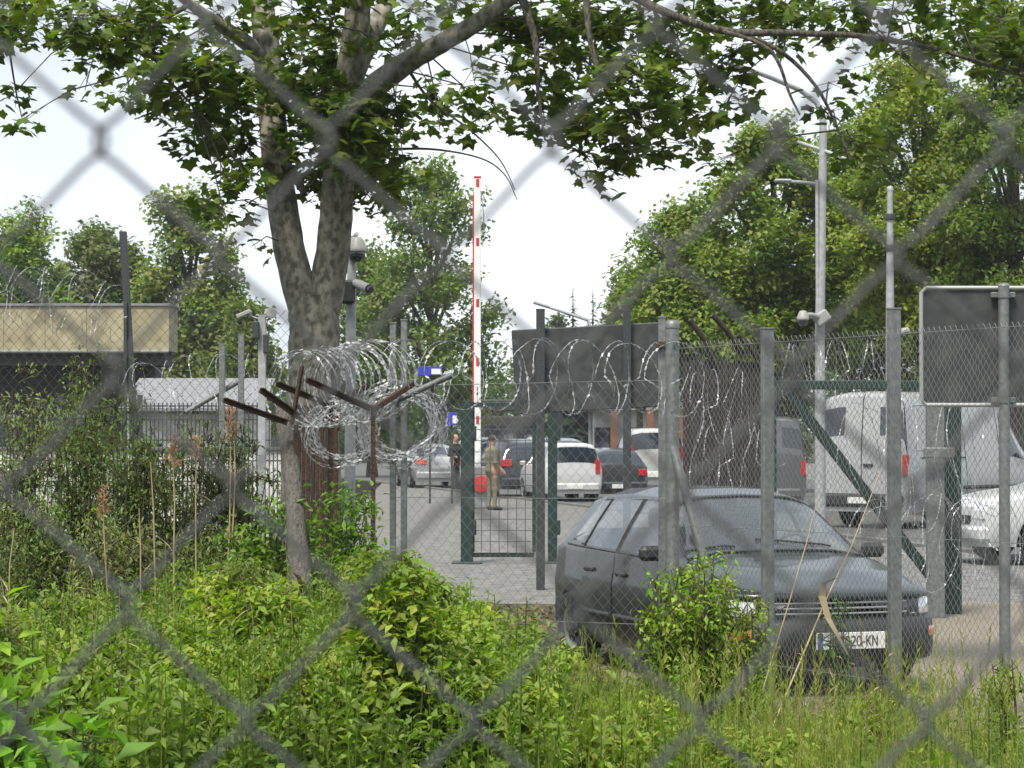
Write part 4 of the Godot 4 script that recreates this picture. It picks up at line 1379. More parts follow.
func poles_and_signs():
	# surveillance pole beside the plane trunk
	var d := 22.0
	var t := thing("camera_pole", "grey pole with dome camera and bullet camera tucked beside the plane trunk", "camera", G(349, d))
	var b := MB.new()
	b.tube([G(349, d) - Vector3(0, .1, 0), W(351, 300, d), W(353, 236, d)], [.05, .045, .03], 10)
	part("pole", b, mats.grey_pole, t)
	b = MB.new()
	b.tube([W(353, 238, d), W(357, 234, d - .05)], .02, 8)
	part("bracket", b, mats.grey_pole, t)
	dome_camera(t, W(357, 249, d - .05), .8)
	b = MB.new()
	b.tube([W(355, 283, d - .1), W(369, 289, d - .25)], [.036, .045], 12)
	part("bullet_camera", b, mats.camera_white, t)
	b = MB.new()
	b.tube([W(369, 289, d - .25), W(371, 290, d - .27)], [.035, .03], 12)
	part("lens", b, mats.glass, t)
	b = MB.new()
	b.box(W(346, 292, d - .05), Vector3(.16, .2, .16), Basis.IDENTITY, .02)
	part("junction_box", b, mats.dark_paint, t)
	# raised boom of the barrier
	d = 62.0
	t = thing("barrier_boom", "raised white and red barrier boom standing upright against the sky", "barrier", G(477, d))
	var x := W(477.5, 0, d).x
	var y1 := W(0, 178, d).y
	b = MB.new()
	b.box(Vector3(x, (y1 + .9) / 2, -d), Vector3(.165, y1 - .9, .07), Basis.IDENTITY, .01)
	part("boom", b, mats.white_plain, t)
	b = MB.new()
	b.box(Vector3(x - .10, (y1 + .9) / 2 - .2, -d), Vector3(.035, y1 - 1.3, .075), Basis.IDENTITY, .008)
	part("red_edge", b, mats.red_paint, t)
	b = MB.new()
	b.box(Vector3(x, y1 + .02, -d), Vector3(.18, .05, .09), Basis.IDENTITY, .01)
	part("end_cap", b, mats.red_paint, t)
	for py in [183, 242, 303, 362, 420]:
		b = MB.new()
		b.box(W(477.7, py, d) + Vector3(0, 0, .04), Vector3(.075, .19, .012), Basis.IDENTITY, .004)
		part("reflector", b, mats.red_paint, t)
	b = MB.new()
	b.tube([W(481, 191, d) + Vector3(0, 0, .05), W(483.5, 212, d), W(484, 232, d)], .012, 4)
	part("cable", b, mats.grey_pole, t)
	b = MB.new()
	b.lathe(W(481, 484, d) + Vector3(0, 0, .3), Vector3.BACK, [[.21, -.03], [.215, 0], [.19, .03], [.001, .035]], 18)
	part("red_disc", b, mats.red_paint, t)
	b = MB.new()
	b.box(Vector3(x + .05, .5, -d), Vector3(.36, 1.0, .4), Basis.IDENTITY, .03)
	part("drive_housing", b, mats.grey_pole, t)
	# back of the wide traffic sign in the middle
	d = 30.0
	t = thing("traffic_sign", "wide grey sign board seen from behind above the queueing cars", "sign", G(586, d))
	var p0 := W(513.5, 327, d)
	var p1 := W(661, 415, d)
	var top_l := W(513.5, 327, d).y
	b = MB.new()
	var tilt := atan2((327 - 319) * d / F, (661 - 513.5) * d / F)
	b.box((p0 + p1) / 2 + Vector3(0, .03, 0), Vector3(p1.x - p0.x, p0.y - p1.y - .04, .03), Basis(Vector3.BACK, tilt), .012)
	part("board", b, mats.sign_back, t)
	for q in [[540.5, 310, .10], [627, 306, .09]]: post(t, "post", G(q[0], d - .08), W(0, q[1], d).y, q[2], .09, mats.dark_paint)
	# sign at the right edge, seen from behind
	d = 16.0
	t = thing("road_sign", "grey sign panel with pale rim on a round galvanised pipe behind the fence", "sign", G(1001, d))
	var l := W(921, 288, d)
	var r := W(1110, 405, d)
	b = MB.new()
	b.box((l + r) / 2, Vector3(r.x - l.x - .03, l.y - r.y - .03, .004))
	part("panel", b, mats.sign_back, t)
	b = MB.new()
	var rim := []
	for q in [[l.x + .03, l.y], [r.x - .03, l.y], [r.x, l.y - .03], [r.x, r.y + .03], [r.x - .03, r.y], [l.x + .03, r.y], [l.x, r.y + .03], [l.x, l.y - .03], [l.x + .03, l.y]]: rim.append(Vector3(q[0], q[1], -d + .006))
	b.tube(rim, .0135, 8, false)
	part("rim", b, mats.sign_edge, t)
	b = MB.new()
	var px := W(1001, 0, d).x
	b.tube([Vector3(px, -.1, -d + .055), Vector3(px, l.y + .012, -d + .055)], .034, 14)
	b.lathe(Vector3(px, l.y + .01, -d + .055), Vector3.UP, [[.036, 0], [.03, .014], [.001, .02]], 14)
	part("pipe", b, mats.galvanised, t)
	for y in [l.y - .045, r.y + .03]:
		b = MB.new()
		b.box(Vector3(px, y, -d + .03), Vector3(.15, .035, .03), Basis.IDENTITY, .005)
		b.lathe(Vector3(px, y - .018, -d + .055), Vector3.UP, [[.040, 0], [.040, .036]], 14)
		part("clamp", b, mats.galvanised, t)
	# tall street lamp with two arms and a dome camera
	d = 45.0
	t = thing("street_lamp", "tall pale street lamp with curved top arm and dome camera above the van", "street lamp", G(820, d), "street lamps")
	b = MB.new()
	b.tube([G(820, d) - Vector3(0, .1, 0), W(820, 320, d), W(823, 150, d), W(823, 118, d), W(817, 103, d), W(800, 90, d), W(772, 78, d - .5), W(745, 68, d - 1)], [.10, .085, .068, .06, .05, .046, .042, .038], 12)
	part("mast", b, mats.grey_pole, t)
	b = MB.new()
	b.box(W(738, 66, d - 1), Vector3(.42, .07, .22), Basis(Vector3.BACK, -.35), .025)
	part("lantern", b, mats.grey_pole, t)
	b = MB.new()
	b.tube([W(818, 184, d), W(800, 182, d - .2), W(778, 181, d - .4)], [.03, .028, .025], 8)
	part("arm", b, mats.grey_pole, t)
	b = MB.new()
	b.box(W(783, 180.5, d - .4), Vector3(.30, .05, .14), Basis.IDENTITY, .02)
	part("lantern", b, mats.grey_pole, t)
	b = MB.new()
	b.tube([W(798, 142, d + .3), W(822, 150, d), W(846, 159, d - .3)], [.03, .035, .03], 8)
	part("crossarm", b, mats.grey_pole, t)
	b = MB.new()
	b.tube([W(818, 390, d - .05), W(817, 180, d - .05)], .035, 6)
	part("conduit", b, mats.grey_pole, t)
	b = MB.new()
	b.tube([W(820, 318, d - .1), W(812, 315, d - .3), W(804, 315, d - .4)], [.06, .045, .04], 8)
	b.box(W(822, 318, d - .15), Vector3(.28, .22, .1), Basis(Vector3.BACK, .6), .03)
	part("camera_bracket", b, mats.camera_white, t)
	dome_camera(t, W(803, 318, d - .4), 1.0)
	d = 47.0
	t = thing("street_lamp", "thin pale lamp pole between the tall lamp and the grey sign panel", "street lamp", G(890, d), "street lamps")
	b = MB.new()
	b.tube([G(890, d) - Vector3(0, .1, 0), W(890, 300, d), W(890, 188, d)], [.09, .075, .05], 10)
	part("mast", b, mats.grey_pole, t)
	b = MB.new()
	b.lathe(W(890, 188, d), Vector3.UP, [[.055, -.05], [.055, .02], [.001, .05]], 10)
	part("cap", b, mats.grey_pole, t)
	for py in [217, 248]:
		b = MB.new()
		b.lathe(W(890, py, d), Vector3.UP, [[.07, -.06], [.085, -.05], [.085, .05], [.07, .06]], 10)
		part("collar", b, mats.dark_paint, t)
	b = MB.new()
	b.box(W(900, 332, d - .2), Vector3(.35, .12, .2), Basis(Vector3.BACK, .2), .04)
	part("wall_camera", b, mats.camera_white, t)
	d = 110.0
	t = thing("street_lamp", "far street lamp whose bent arm rises over the wide grey board", "street lamp", G(591, d), "street lamps")
	b = MB.new()
	b.tube([G(591, d), W(591, 330, d), W(588, 320, d), W(570, 314, d), W(545, 306, d)], [.12, .09, .08, .07, .06], 8)
	part("mast", b, mats.grey_pole, t)
	b = MB.new()
	b.box(W(541, 304.5, d), Vector3(.7, .14, .3), Basis(Vector3.BACK, -.3), .05)
	part("lantern", b, mats.grey_pole, t)
	# blue signs beyond the coils
	for q in [[430, 371, 24, 9, "small blue and white sign hanging above the silver sedan"], [452, 419, 10, 13, "small tilted blue sign behind the ring of razor wire"]]:
		d = 66.0
		t = thing("direction_sign", q[4], "sign", G(q[0], d), "small blue signs")
		post(t, "post", G(q[0], d + .06), W(0, q[1] - 2, d).y, .05, .05, mats.dark_paint)
		b = MB.new()
		b.box(W(q[0], q[1], d), Vector3(q[2] * d / F, q[3] * d / F, .03), Basis.IDENTITY, .006)
		part("board", b, mats.blue_sign, t)
		b = MB.new()
		b.box(W(q[0] + q[2] * .26, q[1] + .5, d - .02), Vector3(q[2] * .4 * d / F, q[3] * .6 * d / F, .012))
		part("white_field", b, mats.white_plain, t)

func gates():
	# green gate posts behind the hatchback, with welded mesh leaf
	var d := 36.0
	for q in [[467, .17, 402, "single thick green gate post standing beside the red barrier disc"], [552.5, .13, 402, "slimmer green gate post under the wide board, in front of the white car"]]:
		var t := thing("gate_post", q[3], "gate post", G(q[0], d), "green gate posts")
		post(t, "shaft", G(q[0], d), W(0, q[2], d).y, q[1], q[1], mats.green_paint)
		var b := MB.new()
		b.box(G(q[0], d) + Vector3(0, .0, 0), Vector3(.42, .06, .42), Basis.IDENTITY, .01)
		part("base_plate", b, mats.green_paint, t)
		for y in [.5, 1.8]:
			b = MB.new()
			b.lathe(G(q[0], d) + Vector3(q[1] * .6, y, .06), Vector3.UP, [[.001, -.1], [.03, -.1], [.03, .1], [.001, .1]], 8)
			part("hinge", b, mats.green_paint, t)
	var t := thing("mesh_gate", "green framed gate leaf of welded square mesh between the green posts", "gate", G(502, d))
	var xa := W(473, 0, d).x
	var xb := W(534, 0, d).x
	for y in [.12, 2.2]:
		var b := MB.new()
		b.box(Vector3((xa + xb) / 2, y, -d), Vector3(xb - xa, .06, .05), Basis.IDENTITY, .006)
		part("rail", b, mats.green_paint, t)
	for x in [xa, xb]:
		var b := MB.new()
		b.box(Vector3(x, 1.16, -d), Vector3(.05, 2.0, .05), Basis.IDENTITY, .006)
		part("stile", b, mats.green_paint, t)
	var g := MB.new()
	for k in 8: g.tube([Vector3(lerpf(xa, xb, k / 7.0), .12, -d + .03), Vector3(lerpf(xa, xb, k / 7.0), 2.2, -d + .03)], .005, 4, false)
	for k in 14: g.tube([Vector3(xa, .15 + k * .155, -d + .03), Vector3(xb, .15 + k * .155, -d + .03)], .005, 4, false)
	part("welded_mesh", g, mats.wire_dull, t)
	# sliding gate frame at the right
	d = 26.0
	t = thing("sliding_gate", "green steel gate frame with long diagonal brace in front of the white van", "gate", G(950, d))
	post(t, "end_post", G(950, d), 2.36, .20, .16, mats.green_paint)
	post(t, "start_post", G(771, d), 2.36, .10, .10, mats.green_paint)
	for q in [[2.29, .09], [.14, .10]]:
		var b := MB.new()
		b.box(Vector3((W(771, 0, d).x + W(950, 0, d).x) / 2, q[0], -d), Vector3(W(950, 0, d).x - W(771, 0, d).x, q[1], .08), Basis.IDENTITY, .008)
		part("rail", b, mats.green_paint, t)
	var a := W(788, 392, d - .06)
	var e := W(932, 578, d - .06)
	var b := MB.new()
	b.box((a + e) / 2, Vector3((e - a).length(), .105, .06), Basis(Vector3.BACK, atan2((e - a).y, (e - a).x)), .008)
	part("diagonal_brace", b, mats.green_paint, t)
	rng.seed = 6
	part("wire_mesh", chain(W(786, 0, d - .1), W(950, 0, d - .1), .2, 2.25, .09, .09, .0016), mats.wire_dull, t)
	t = thing("steel_post", "broad galvanised post standing close beside the green gate end post", "post", G(935, 25.4))
	post(t, "shaft", G(935, 25.4), 2.3, .17, .1, mats.galvanised)
	b = MB.new()
	b.box(G(938, 25.3) + Vector3(0, 1.62, .06), Vector3(.3, .1, .06), Basis.IDENTITY, .01)
	part("clamp", b, mats.galvanised, t)
	razor_coil("razor wire coil running along the top rail of the green sliding gate", W(780, 372, 26.3), W(905, 368, 26.3), .28, 8, 21, .1)
	razor_coil("big loose razor wire loops hanging across the side of the white van", W(855, 470, 25.2), W(1010, 455, 24.6), .62, 8, 22, .15)
	razor_coil("loose razor wire loops lying low by the foot of the green end post", W(870, 545, 25.4), W(1015, 540, 24.4), .42, 8, 23, .15)
	# dark boarded screen with bent rusty arms
	d = 27.0
	t = thing("boarded_screen", "dark brown boarded screen behind the hatchback roof, rusty arms on top", "fence", G(722, d))
	rng.seed = 9
	for k in 13:
		var x := 686 + k * 6.6
		b = MB.new()
		b.box(G(x, d + R(0, .02)) + Vector3(0, 1.28 + R(-.02, .02), 0), Vector3(.064, 2.56, .02), Basis(Vector3.UP, R(-.05, .05)), .003)
		part("board", b, mats.dark_board, t)
	for q in [[690, 320, 713, 358], [713, 315, 742, 354], [738, 335, 758, 358]]:
		b = MB.new()
		b.tube([W(q[0], q[1], d - .15), W(lerpf(q[0], q[2], .5), lerpf(q[1], q[3], .42), d - .12), W(q[2], q[3], d - .05)], .032, 6)
		part("arm", b, mats.dark_board, t)
	for y in [.4, 2.3]:
		b = MB.new()
		b.box(G(725, d + .04) + Vector3(0, y, 0), Vector3(.9, .08, .03))
		part("rail", b, mats.dark_board, t)
	razor_coil("loose razor wire loops hanging down the dark boarded screen", W(676, 400, 26.6), W(772, 412, 26.6), .34, 6, 24, .22)
	razor_coil("lower razor wire loops against the dark boarded screen", W(690, 455, 26.5), W(775, 462, 26.5), .36, 5, 25, .22)

# ---------------------------------------------------------------- people: one continuous body, meshed from joined tapered limbs
func figure(bones: Array, cell: float, tint: Callable) -> MB:
	var lo := Vector3.ONE * 99
	var hi := -lo
	for b in bones:
		for e in [[b[0], b[2]], [b[1], b[3]]]:
			lo = lo.min(e[0] - Vector3.ONE * (e[1] + .06)); hi = hi.max(e[0] + Vector3.ONE * (e[1] + .06))
	var n := Vector3i(((hi - lo) / cell).ceil()) + Vector3i.ONE
	var f := PackedFloat32Array()
	f.resize(n.x * n.y * n.z)
	var idx := 0
	for z in n.z:
		for y in n.y:
			for x in n.x:
				var p := lo + Vector3(x, y, z) * cell
				var acc := 0.0
				for b in bones:
					var ab: Vector3 = b[1] - b[0]
					var h := clampf((p - b[0]).dot(ab) / maxf(ab.length_squared(), 1e-6), 0, 1)
					var dd: float = (p - b[0] - ab * h).length() - lerpf(b[2], b[3], h)
					acc += exp(-dd * 45.0)
				f[idx] = -log(maxf(acc, 1e-30)) / 45.0
				idx += 1
	var at := func(x, y, z): return f[(z * n.y + y) * n.x + x]
	var ids := {}
	var out := MB.new()
	for z in n.z - 1:
		for y in n.y - 1:
			for x in n.x - 1:
				var s := Vector3.ZERO
				var c := 0
				for e in [[0, 0, 0, 1, 0, 0], [0, 1, 0, 1, 1, 0], [0, 0, 1, 1, 0, 1], [0, 1, 1, 1, 1, 1], [0, 0, 0, 0, 1, 0], [1, 0, 0, 1, 1, 0], [0, 0, 1, 0, 1, 1], [1, 0, 1, 1, 1, 1], [0, 0, 0, 0, 0, 1], [1, 0, 0, 1, 0, 1], [0, 1, 0, 0, 1, 1], [1, 1, 0, 1, 1, 1]]:
					var a: float = at.call(x + e[0], y + e[1], z + e[2])
					var b: float = at.call(x + e[3], y + e[4], z + e[5])
					if (a < 0) != (b < 0):
						s += Vector3(e[0], e[1], e[2]).lerp(Vector3(e[3], e[4], e[5]), a / (a - b)); c += 1
				if c:
					var p := lo + (Vector3(x, y, z) + s / c) * cell
					var g := Vector3(at.call(x + 1, y, z) - at.call(x, y, z), at.call(x, y + 1, z) - at.call(x, y, z), at.call(x, y, z + 1) - at.call(x, y, z)).normalized()
					out.col = tint.call(p)
					ids[Vector3i(x, y, z)] = out.vert(p, g)
	for k in ids:
		for ax in 3:
			var u := Vector3i.ZERO; u[(ax + 1) % 3] = 1
			var w := Vector3i.ZERO; w[(ax + 2) % 3] = 1
			var e := Vector3i.ZERO; e[ax] = 1
			var a: float = at.call(k.x, k.y, k.z)
			var q: Vector3i = k + e
			var b: float = at.call(q.x, q.y, q.z)
			if (a < 0) == (b < 0) or not (ids.has(k - u) and ids.has(k - w) and ids.has(k - u - w)): continue
			var r := [ids[k], ids[k - u], ids[k - u - w], ids[k - w]]
			if a < 0: out.i.append_array(PackedInt32Array([r[0], r[2], r[1], r[0], r[3], r[2]]))
			else: out.i.append_array(PackedInt32Array([r[0], r[1], r[2], r[0], r[2], r[3]]))
	return out

func people():
	var V := func(x, y, z): return Vector3(x, y, z)
	var list := [
		["person in olive camouflage uniform standing beside the red barrier disc", G(492, 60.5), .5, Color(.20, .18, .11), Color(.05, .05, .035), 0.0],
		["person in dark clothes standing at the side of the silver sedan", G(455, 82.0), -.6, Color(.02, .022, .026), Color(.018, .018, .02), 1.0],
	]
	for q in list:
		var t := thing("person", q[0], "person", q[1], "people at the checkpoint")
		t.rotation.y = q[2]
		var bend: float = q[5]
		# nose towards +x; arms: one hanging, one bent forward
		var bones := [
			[V.call(0, 1.66, 0), V.call(.015, 1.60, 0), .098, .082], [V.call(0, 1.42, 0), V.call(0, 1.56, 0), .062, .058],
			[V.call(0, 1.38, -.13), V.call(0, 1.38, .13), .075, .075], [V.call(.02, 1.25, -.08), V.call(.02, 1.25, .08), .125, .125], [V.call(.01, 1.05, -.06), V.call(.01, 1.05, .06), .12, .12], [V.call(0, .93, -.08), V.call(0, .93, .08), .125, .125],
			[V.call(0, .90, -.10), V.call(.02, .50, -.11), .095, .065], [V.call(.02, .50, -.11), V.call(-.03, .10, -.12), .063, .045], [V.call(-.03, .05, -.12), V.call(.15, .035, -.14), .045, .035],
			[V.call(0, .90, .10), V.call(.03, .50, .11), .095, .065], [V.call(.03, .50, .11), V.call(.0, .10, .12), .063, .045], [V.call(.0, .05, .12), V.call(.18, .035, .14), .045, .035],
			[V.call(0, 1.38, .19), V.call(-.05, 1.10, .25), .062, .048], [V.call(-.05, 1.10, .25), V.call(.12, .92 + bend * .2, .24), .046, .034],
			[V.call(0, 1.38, -.19), V.call(-.03, 1.10, -.25), .062, .048], [V.call(-.03, 1.10, -.25), V.call(.10 + bend * .1, .86 + bend * .3, -.24), .046, .034],
			[V.call(.09, 1.645, 0), V.call(.115, 1.625, 0), .018, .016],
		]
		for s in [-1.0, 1.0]:
			var hand: Vector3 = bones[13][1] if s > 0 else bones[15][1]
			bones.append([hand, hand + V.call(.05, -.05, 0), .036, .03])
			for k in 4:
				var w := hand + Vector3(.055, -.055, (k - 1.5) * .019)
				bones.append([w, w + Vector3(.035 + bend * .02, -.05 + absf(k - 1.5) * .008, 0), .0095, .008])
			bones.append([hand + V.call(.02, -.01, -s * .03), hand + V.call(.06, -.04, -s * .05), .011, .009])
		var top: Color = q[3]
		var low: Color = q[4]
		var skin := Color(.42, .24, .17)
		var nz := FastNoiseLite.new()
		nz.frequency = 6.0
		nz.seed = 2
		var tint := func(p: Vector3) -> Color:
			if p.y > 1.74 or (p.y > 1.60 and p.x < .02): return Color(.05, .04, .03)
			if p.y > 1.46: return skin
			if absf(p.z) > .17 and p.y < 1.06 and p.y > .75: return skin
			if p.y > .92: return top * (1.0 + .6 * nz.get_noise_3dv(p * 1.0)) if bend == 0.0 else top
			if p.y < .09: return Color(.015, .013, .012)
			return top * .8 if bend == 0.0 else low
		part("body", figure(bones, .024, tint), mats.skin_cloth, t, false)

# ---------------------------------------------------------------- ground cover
func contour(list: Array, px: float) -> float:
	for k in list.size() - 1:
		if px <= list[k + 1][0]: return lerpf(list[k][1], list[k + 1][1], clampf((px - list[k][0]) / (list[k + 1][0] - list[k][0]), 0, 1))
	return list[list.size() - 1][1]

func fence_depth(x: float) -> float:                     # how far the near fence stands at this x
	for k in NEAR.size() - 1:
		var a: Vector3 = NEAR[k + 1]
		var b: Vector3 = NEAR[k]
		if x >= a.x and x <= b.x: return -lerpf(a.z, b.z, (x - a.x) / (b.x - a.x))
	return 19.4 if x < 0 else 12.5

func ground_cover():
	rng.seed = 101
	var weeds := [herb(1, .55, 13, 3, .075, .036, .6), herb(2, .6, 15, 3, .065, .026, .7), herb(3, .5, 9, 4, .085, .05, .6), herb(4, .65, 20, 4, .042, .02, .8)]
	var nz := FastNoiseLite.new()
	nz.frequency = 1.3
	nz.seed = 4
	var tops := [[-60, 600], [70, 600], [110, 585], [180, 560], [250, 520], [330, 510], [390, 520], [420, 575], [470, 590], [520, 620], [560, 655], [700, 690], [1100, 710]]
	var tones := [Color(.125, .19, .030), Color(.11, .165, .032), Color(.155, .215, .035), Color(.105, .15, .038)]
	for m in 4:
		rng.seed = 110 + m
		var xf := []
		var cols := []
		while xf.size() < 900:
			var px := R(-60, 560) if rng.randf() < .88 else R(560, 1060)
			var d := R(10.0, 19.2)
			var p := G(px, d)
			if d > fence_depth(p.x) - .12: continue
			var h := 1.82 - (contour(tops, px) - 432.0) * d / F
			if h < .12: continue
			var patchy := nz.get_noise_2d(p.x * 1.0 + m * 37.0, p.z)
			if patchy < -.25 + R(-.15, .15): continue
			h = minf(h, 1.15) * R(.5, 1.0) * clampf(.8 + patchy * 1.1, .3, 1.25)
			var s := clampf(h / .58, .35, 1.5)
			xf.append(Transform3D(Basis(Vector3.UP, R(0, TAU)).scaled(Vector3(minf(s, 1.15), s, minf(s, 1.15))), p))
			var y := R(.7, 1.3)
			cols.append(tones[(m + rng.randi() % 2) % 4] * y * 1.55)
		var o := many("undergrowth", weeds[m], mats.leaf, self, xf, cols)
		tag(o, ["bright green nettle-like weeds filling the verge", "narrow-leaved green weeds filling the verge", "broad-leaved low weeds covering the verge", "small-leaved feathery weeds covering the verge"][m], "weeds", "weeds of the verge")
	var grass := [tuft(11, 26, .50, .0024), tuft(12, 32, .40, .0021), tuft(13, 3, .48, .003, 4)]
	var low := [[-60, 720], [300, 720], [430, 700], [560, 672], [640, 690], [760, 700], [900, 705], [1060, 705]]
	for m in 3:
		rng.seed = 130 + m
		var xf := []
		var cols := []
		while xf.size() < [2900, 3000, 520][m]:
			var px := R(480, 1090) if rng.randf() < .86 else R(-60, 500)
			var d := R(9.5, 18.2)
			var p := G(px, d)
			if d > fence_depth(p.x) - .02 + (R(0, .25) if px > 520 else 0.0): continue
			var h := 1.82 - (contour(low, px) - 432.0) * d / F
			if h < .03: continue
			if nz.get_noise_2d(p.x * 1.5 + 90.0, p.z * 1.5) < R(-.7, -.1): continue
			var s := clampf(h * R(.3, 1.0) / (.64 if m < 2 else .46), .12, 1.5)
			xf.append(Transform3D(Basis(Vector3.UP, R(0, TAU)).scaled(Vector3(1, s, 1)), p))
			var dryness := clampf((px - 420) / 500.0, 0, 1) * R(0, 1) * clampf(.6 + nz.get_noise_2d(p.x * .8, p.z * .8 + 50.0) * 1.6, 0, 1.2)
			cols.append(Color(.175, .225, .04).lerp(Color(.31, .275, .12), dryness) * R(.9, 1.8))
		var o := many("grass", grass[m], mats.leaf, self, xf, cols)
		tag(o, ["long green grass on the verge before the fence", "short fine grass on the verge before the fence", "seeding grass with pale heads on the verge"][m], "grass", "grass of the verge")
	# dry leaf litter by the foot of the fence
	rng.seed = 150
	var b := MB.new()
	for k in 1600:
		var p := G(R(400, 620), R(18.5, 27))
		var y := R(.5, 1.3)
		b.col = Color(.17 * y, .115 * y, .06 * y)
		var a := Vector3(R(-1, 1), R(-.1, .5), R(-1, 1)).normalized()
		leaf_shape(b, p + Vector3(0, .015, 0), a, a.cross(Vector3(R(-.3, .3), 1, R(-.3, .3))).normalized(), R(.05, .12), R(.03, .06))
	var o := part("leaf_litter", b, mats.dry, self)
	tag(o, "brown dry leaf litter under the fence behind the weeds", "leaf litter", "", "stuff")

func thicket():                                           # bushy weeds in lumps of several kinds
	var kinds := [spray(311, 10, .11, .075, .036), spray(312, 9, .12, .095, .05), spray(313, 12, .09, .045, .024)]
	var lumps := []
	rng.seed = 170
	for k in 170:
		var px := R(-40, 560) if k % 10 else R(560, 1050)
		var d := R(10.6, 18.6)
		var top := contour([[-60, 600], [60, 590], [110, 620], [180, 590], [240, 550], [275, 610], [320, 620], [345, 560], [395, 545], [430, 580], [480, 600], [520, 630], [560, 660], [640, 690], [1060, 715]], px)
		var h := 1.82 - (top + R(0, 90) - 432.0) * d / F
		if h > .25 and d < fence_depth(G(px, d).x) - .4: lumps.append([G(px, d), minf(h, 1.3), R(.16, .34), k])
	for m in 3:
		var xf := []
		var cols := []
		for l in lumps:
			if l[3] % 3 != m: continue
			var tone: Color = [Color(.17, .25, .035), Color(.135, .20, .032), Color(.20, .27, .04), Color(.12, .17, .045)][l[3] % 4]
			for k in int(190 * l[1] + 60):
				var a := R(0, TAU)
				var y := pow(R(0, 1), .7)
				var rr: float = l[2] * sqrt(R(0, 1)) * (1.15 - .55 * y)
				xf.append(turned(l[0] + Vector3(cos(a) * rr, l[1] * y, sin(a) * rr), R(.42, .78)))
				cols.append(Color(tone.r * R(.9, 1.3), tone.g, tone.b) * R(1.05, 1.85))
		tag(many("undergrowth", kinds[m], mats.leaf, self, xf, cols), ["lumps of bushy green weeds before the thin dead stem", "lumps of broad-leaved weeds across the lower left", "lumps of fine-leaved weeds across the lower left"][m], "weeds", "weeds of the verge")
	var b := MB.new()
	for k in 150:
		var px := R(-20, 560) if k % 3 else R(560, 1030)
		var d := R(11.5, 17.5)
		var f := G(px, d)
		if d > fence_depth(f.x) - .2: continue
		var h := minf(1.82 - (contour([[-60, 540], [200, 520], [400, 560], [560, 630], [1060, 650]], px) - 432.0) * d / F, 1.2) * R(.6, 1.0)
		var y := R(.7, 1.2)
		b.col = Color(.34 * y, .27 * y, .16 * y)
		var e := f + Vector3(R(-.25, .25), h, R(-.2, .2))
		b.tube([f, f.lerp(e, .5) + Vector3(R(-.04, .04), 0, 0), e], [.0035, .003, .0015], 3, false)
		for j in 4:
			var q := f.lerp(e, R(.4, 1.0))
			var a := Vector3(R(-1, 1), R(-.6, .7), R(-1, 1)).normalized()
			leaf_shape(b, q, a, a.cross(Vector3.UP).normalized(), R(.05, .13), .012)
	var o := part("dead_stalks", b, mats.dry, self)
	tag(o, "thin dead stalks standing scattered through the weeds", "dry stalks", "", "stuff")

func reed(label: String, px: float, foot_y: float, top_y: float, d: float, lean: float, plume: float, sd: int):
	rng.seed = sd
	var e := W(px + lean, top_y, d)
	var f := G(px, d)
	var t := thing("dry_reed", label, "reed", f, "dry reeds among the shrubs")
	var b := MB.new()
	b.col = Color(.36, .29, .17)
	var pts := []
	for k in 6: pts.append(f.lerp(e, k / 5.0) + Vector3(R(-.01, .01), 0, R(-.01, .01)))
	b.tube(pts, [.0075, .007, .0065, .006, .005, .003], 5, false)
	part("stalk", b, mats.dry, t)
	b = MB.new()
	for k in 5:
		var p: Vector3 = f.lerp(e, R(.25, .85))
		var a := Vector3(R(-1, 1), R(-.2, .9), R(-.6, .6)).normalized()
		b.col = Color(.30, .24, .13) * R(.7, 1.2)
		leaf_shape(b, p, a, a.cross(Vector3.UP).normalized(), R(.15, .32), .014)
	part("blade", b, mats.dry, t)
	if plume > 0:
		b = MB.new()
		for k in 90:
			var g := R(0, 1)
			var p := e + Vector3(R(-.02, .02), -plume * .5 + plume * g, R(-.02, .02))
			var a := Vector3(R(-1, 1) * .8 + lean * .02, R(-.1, 1.2), R(-1, 1) * .8).normalized()
			b.col = Color(.33, .19, .11) * R(.6, 1.35)
			leaf_shape(b, p, a, a.cross(Vector3(.1, 1, .3)).normalized(), plume * .42 * (1.1 - g * .6) * R(.5, 1.1), .008)
		part("plume", b, mats.dry, t)

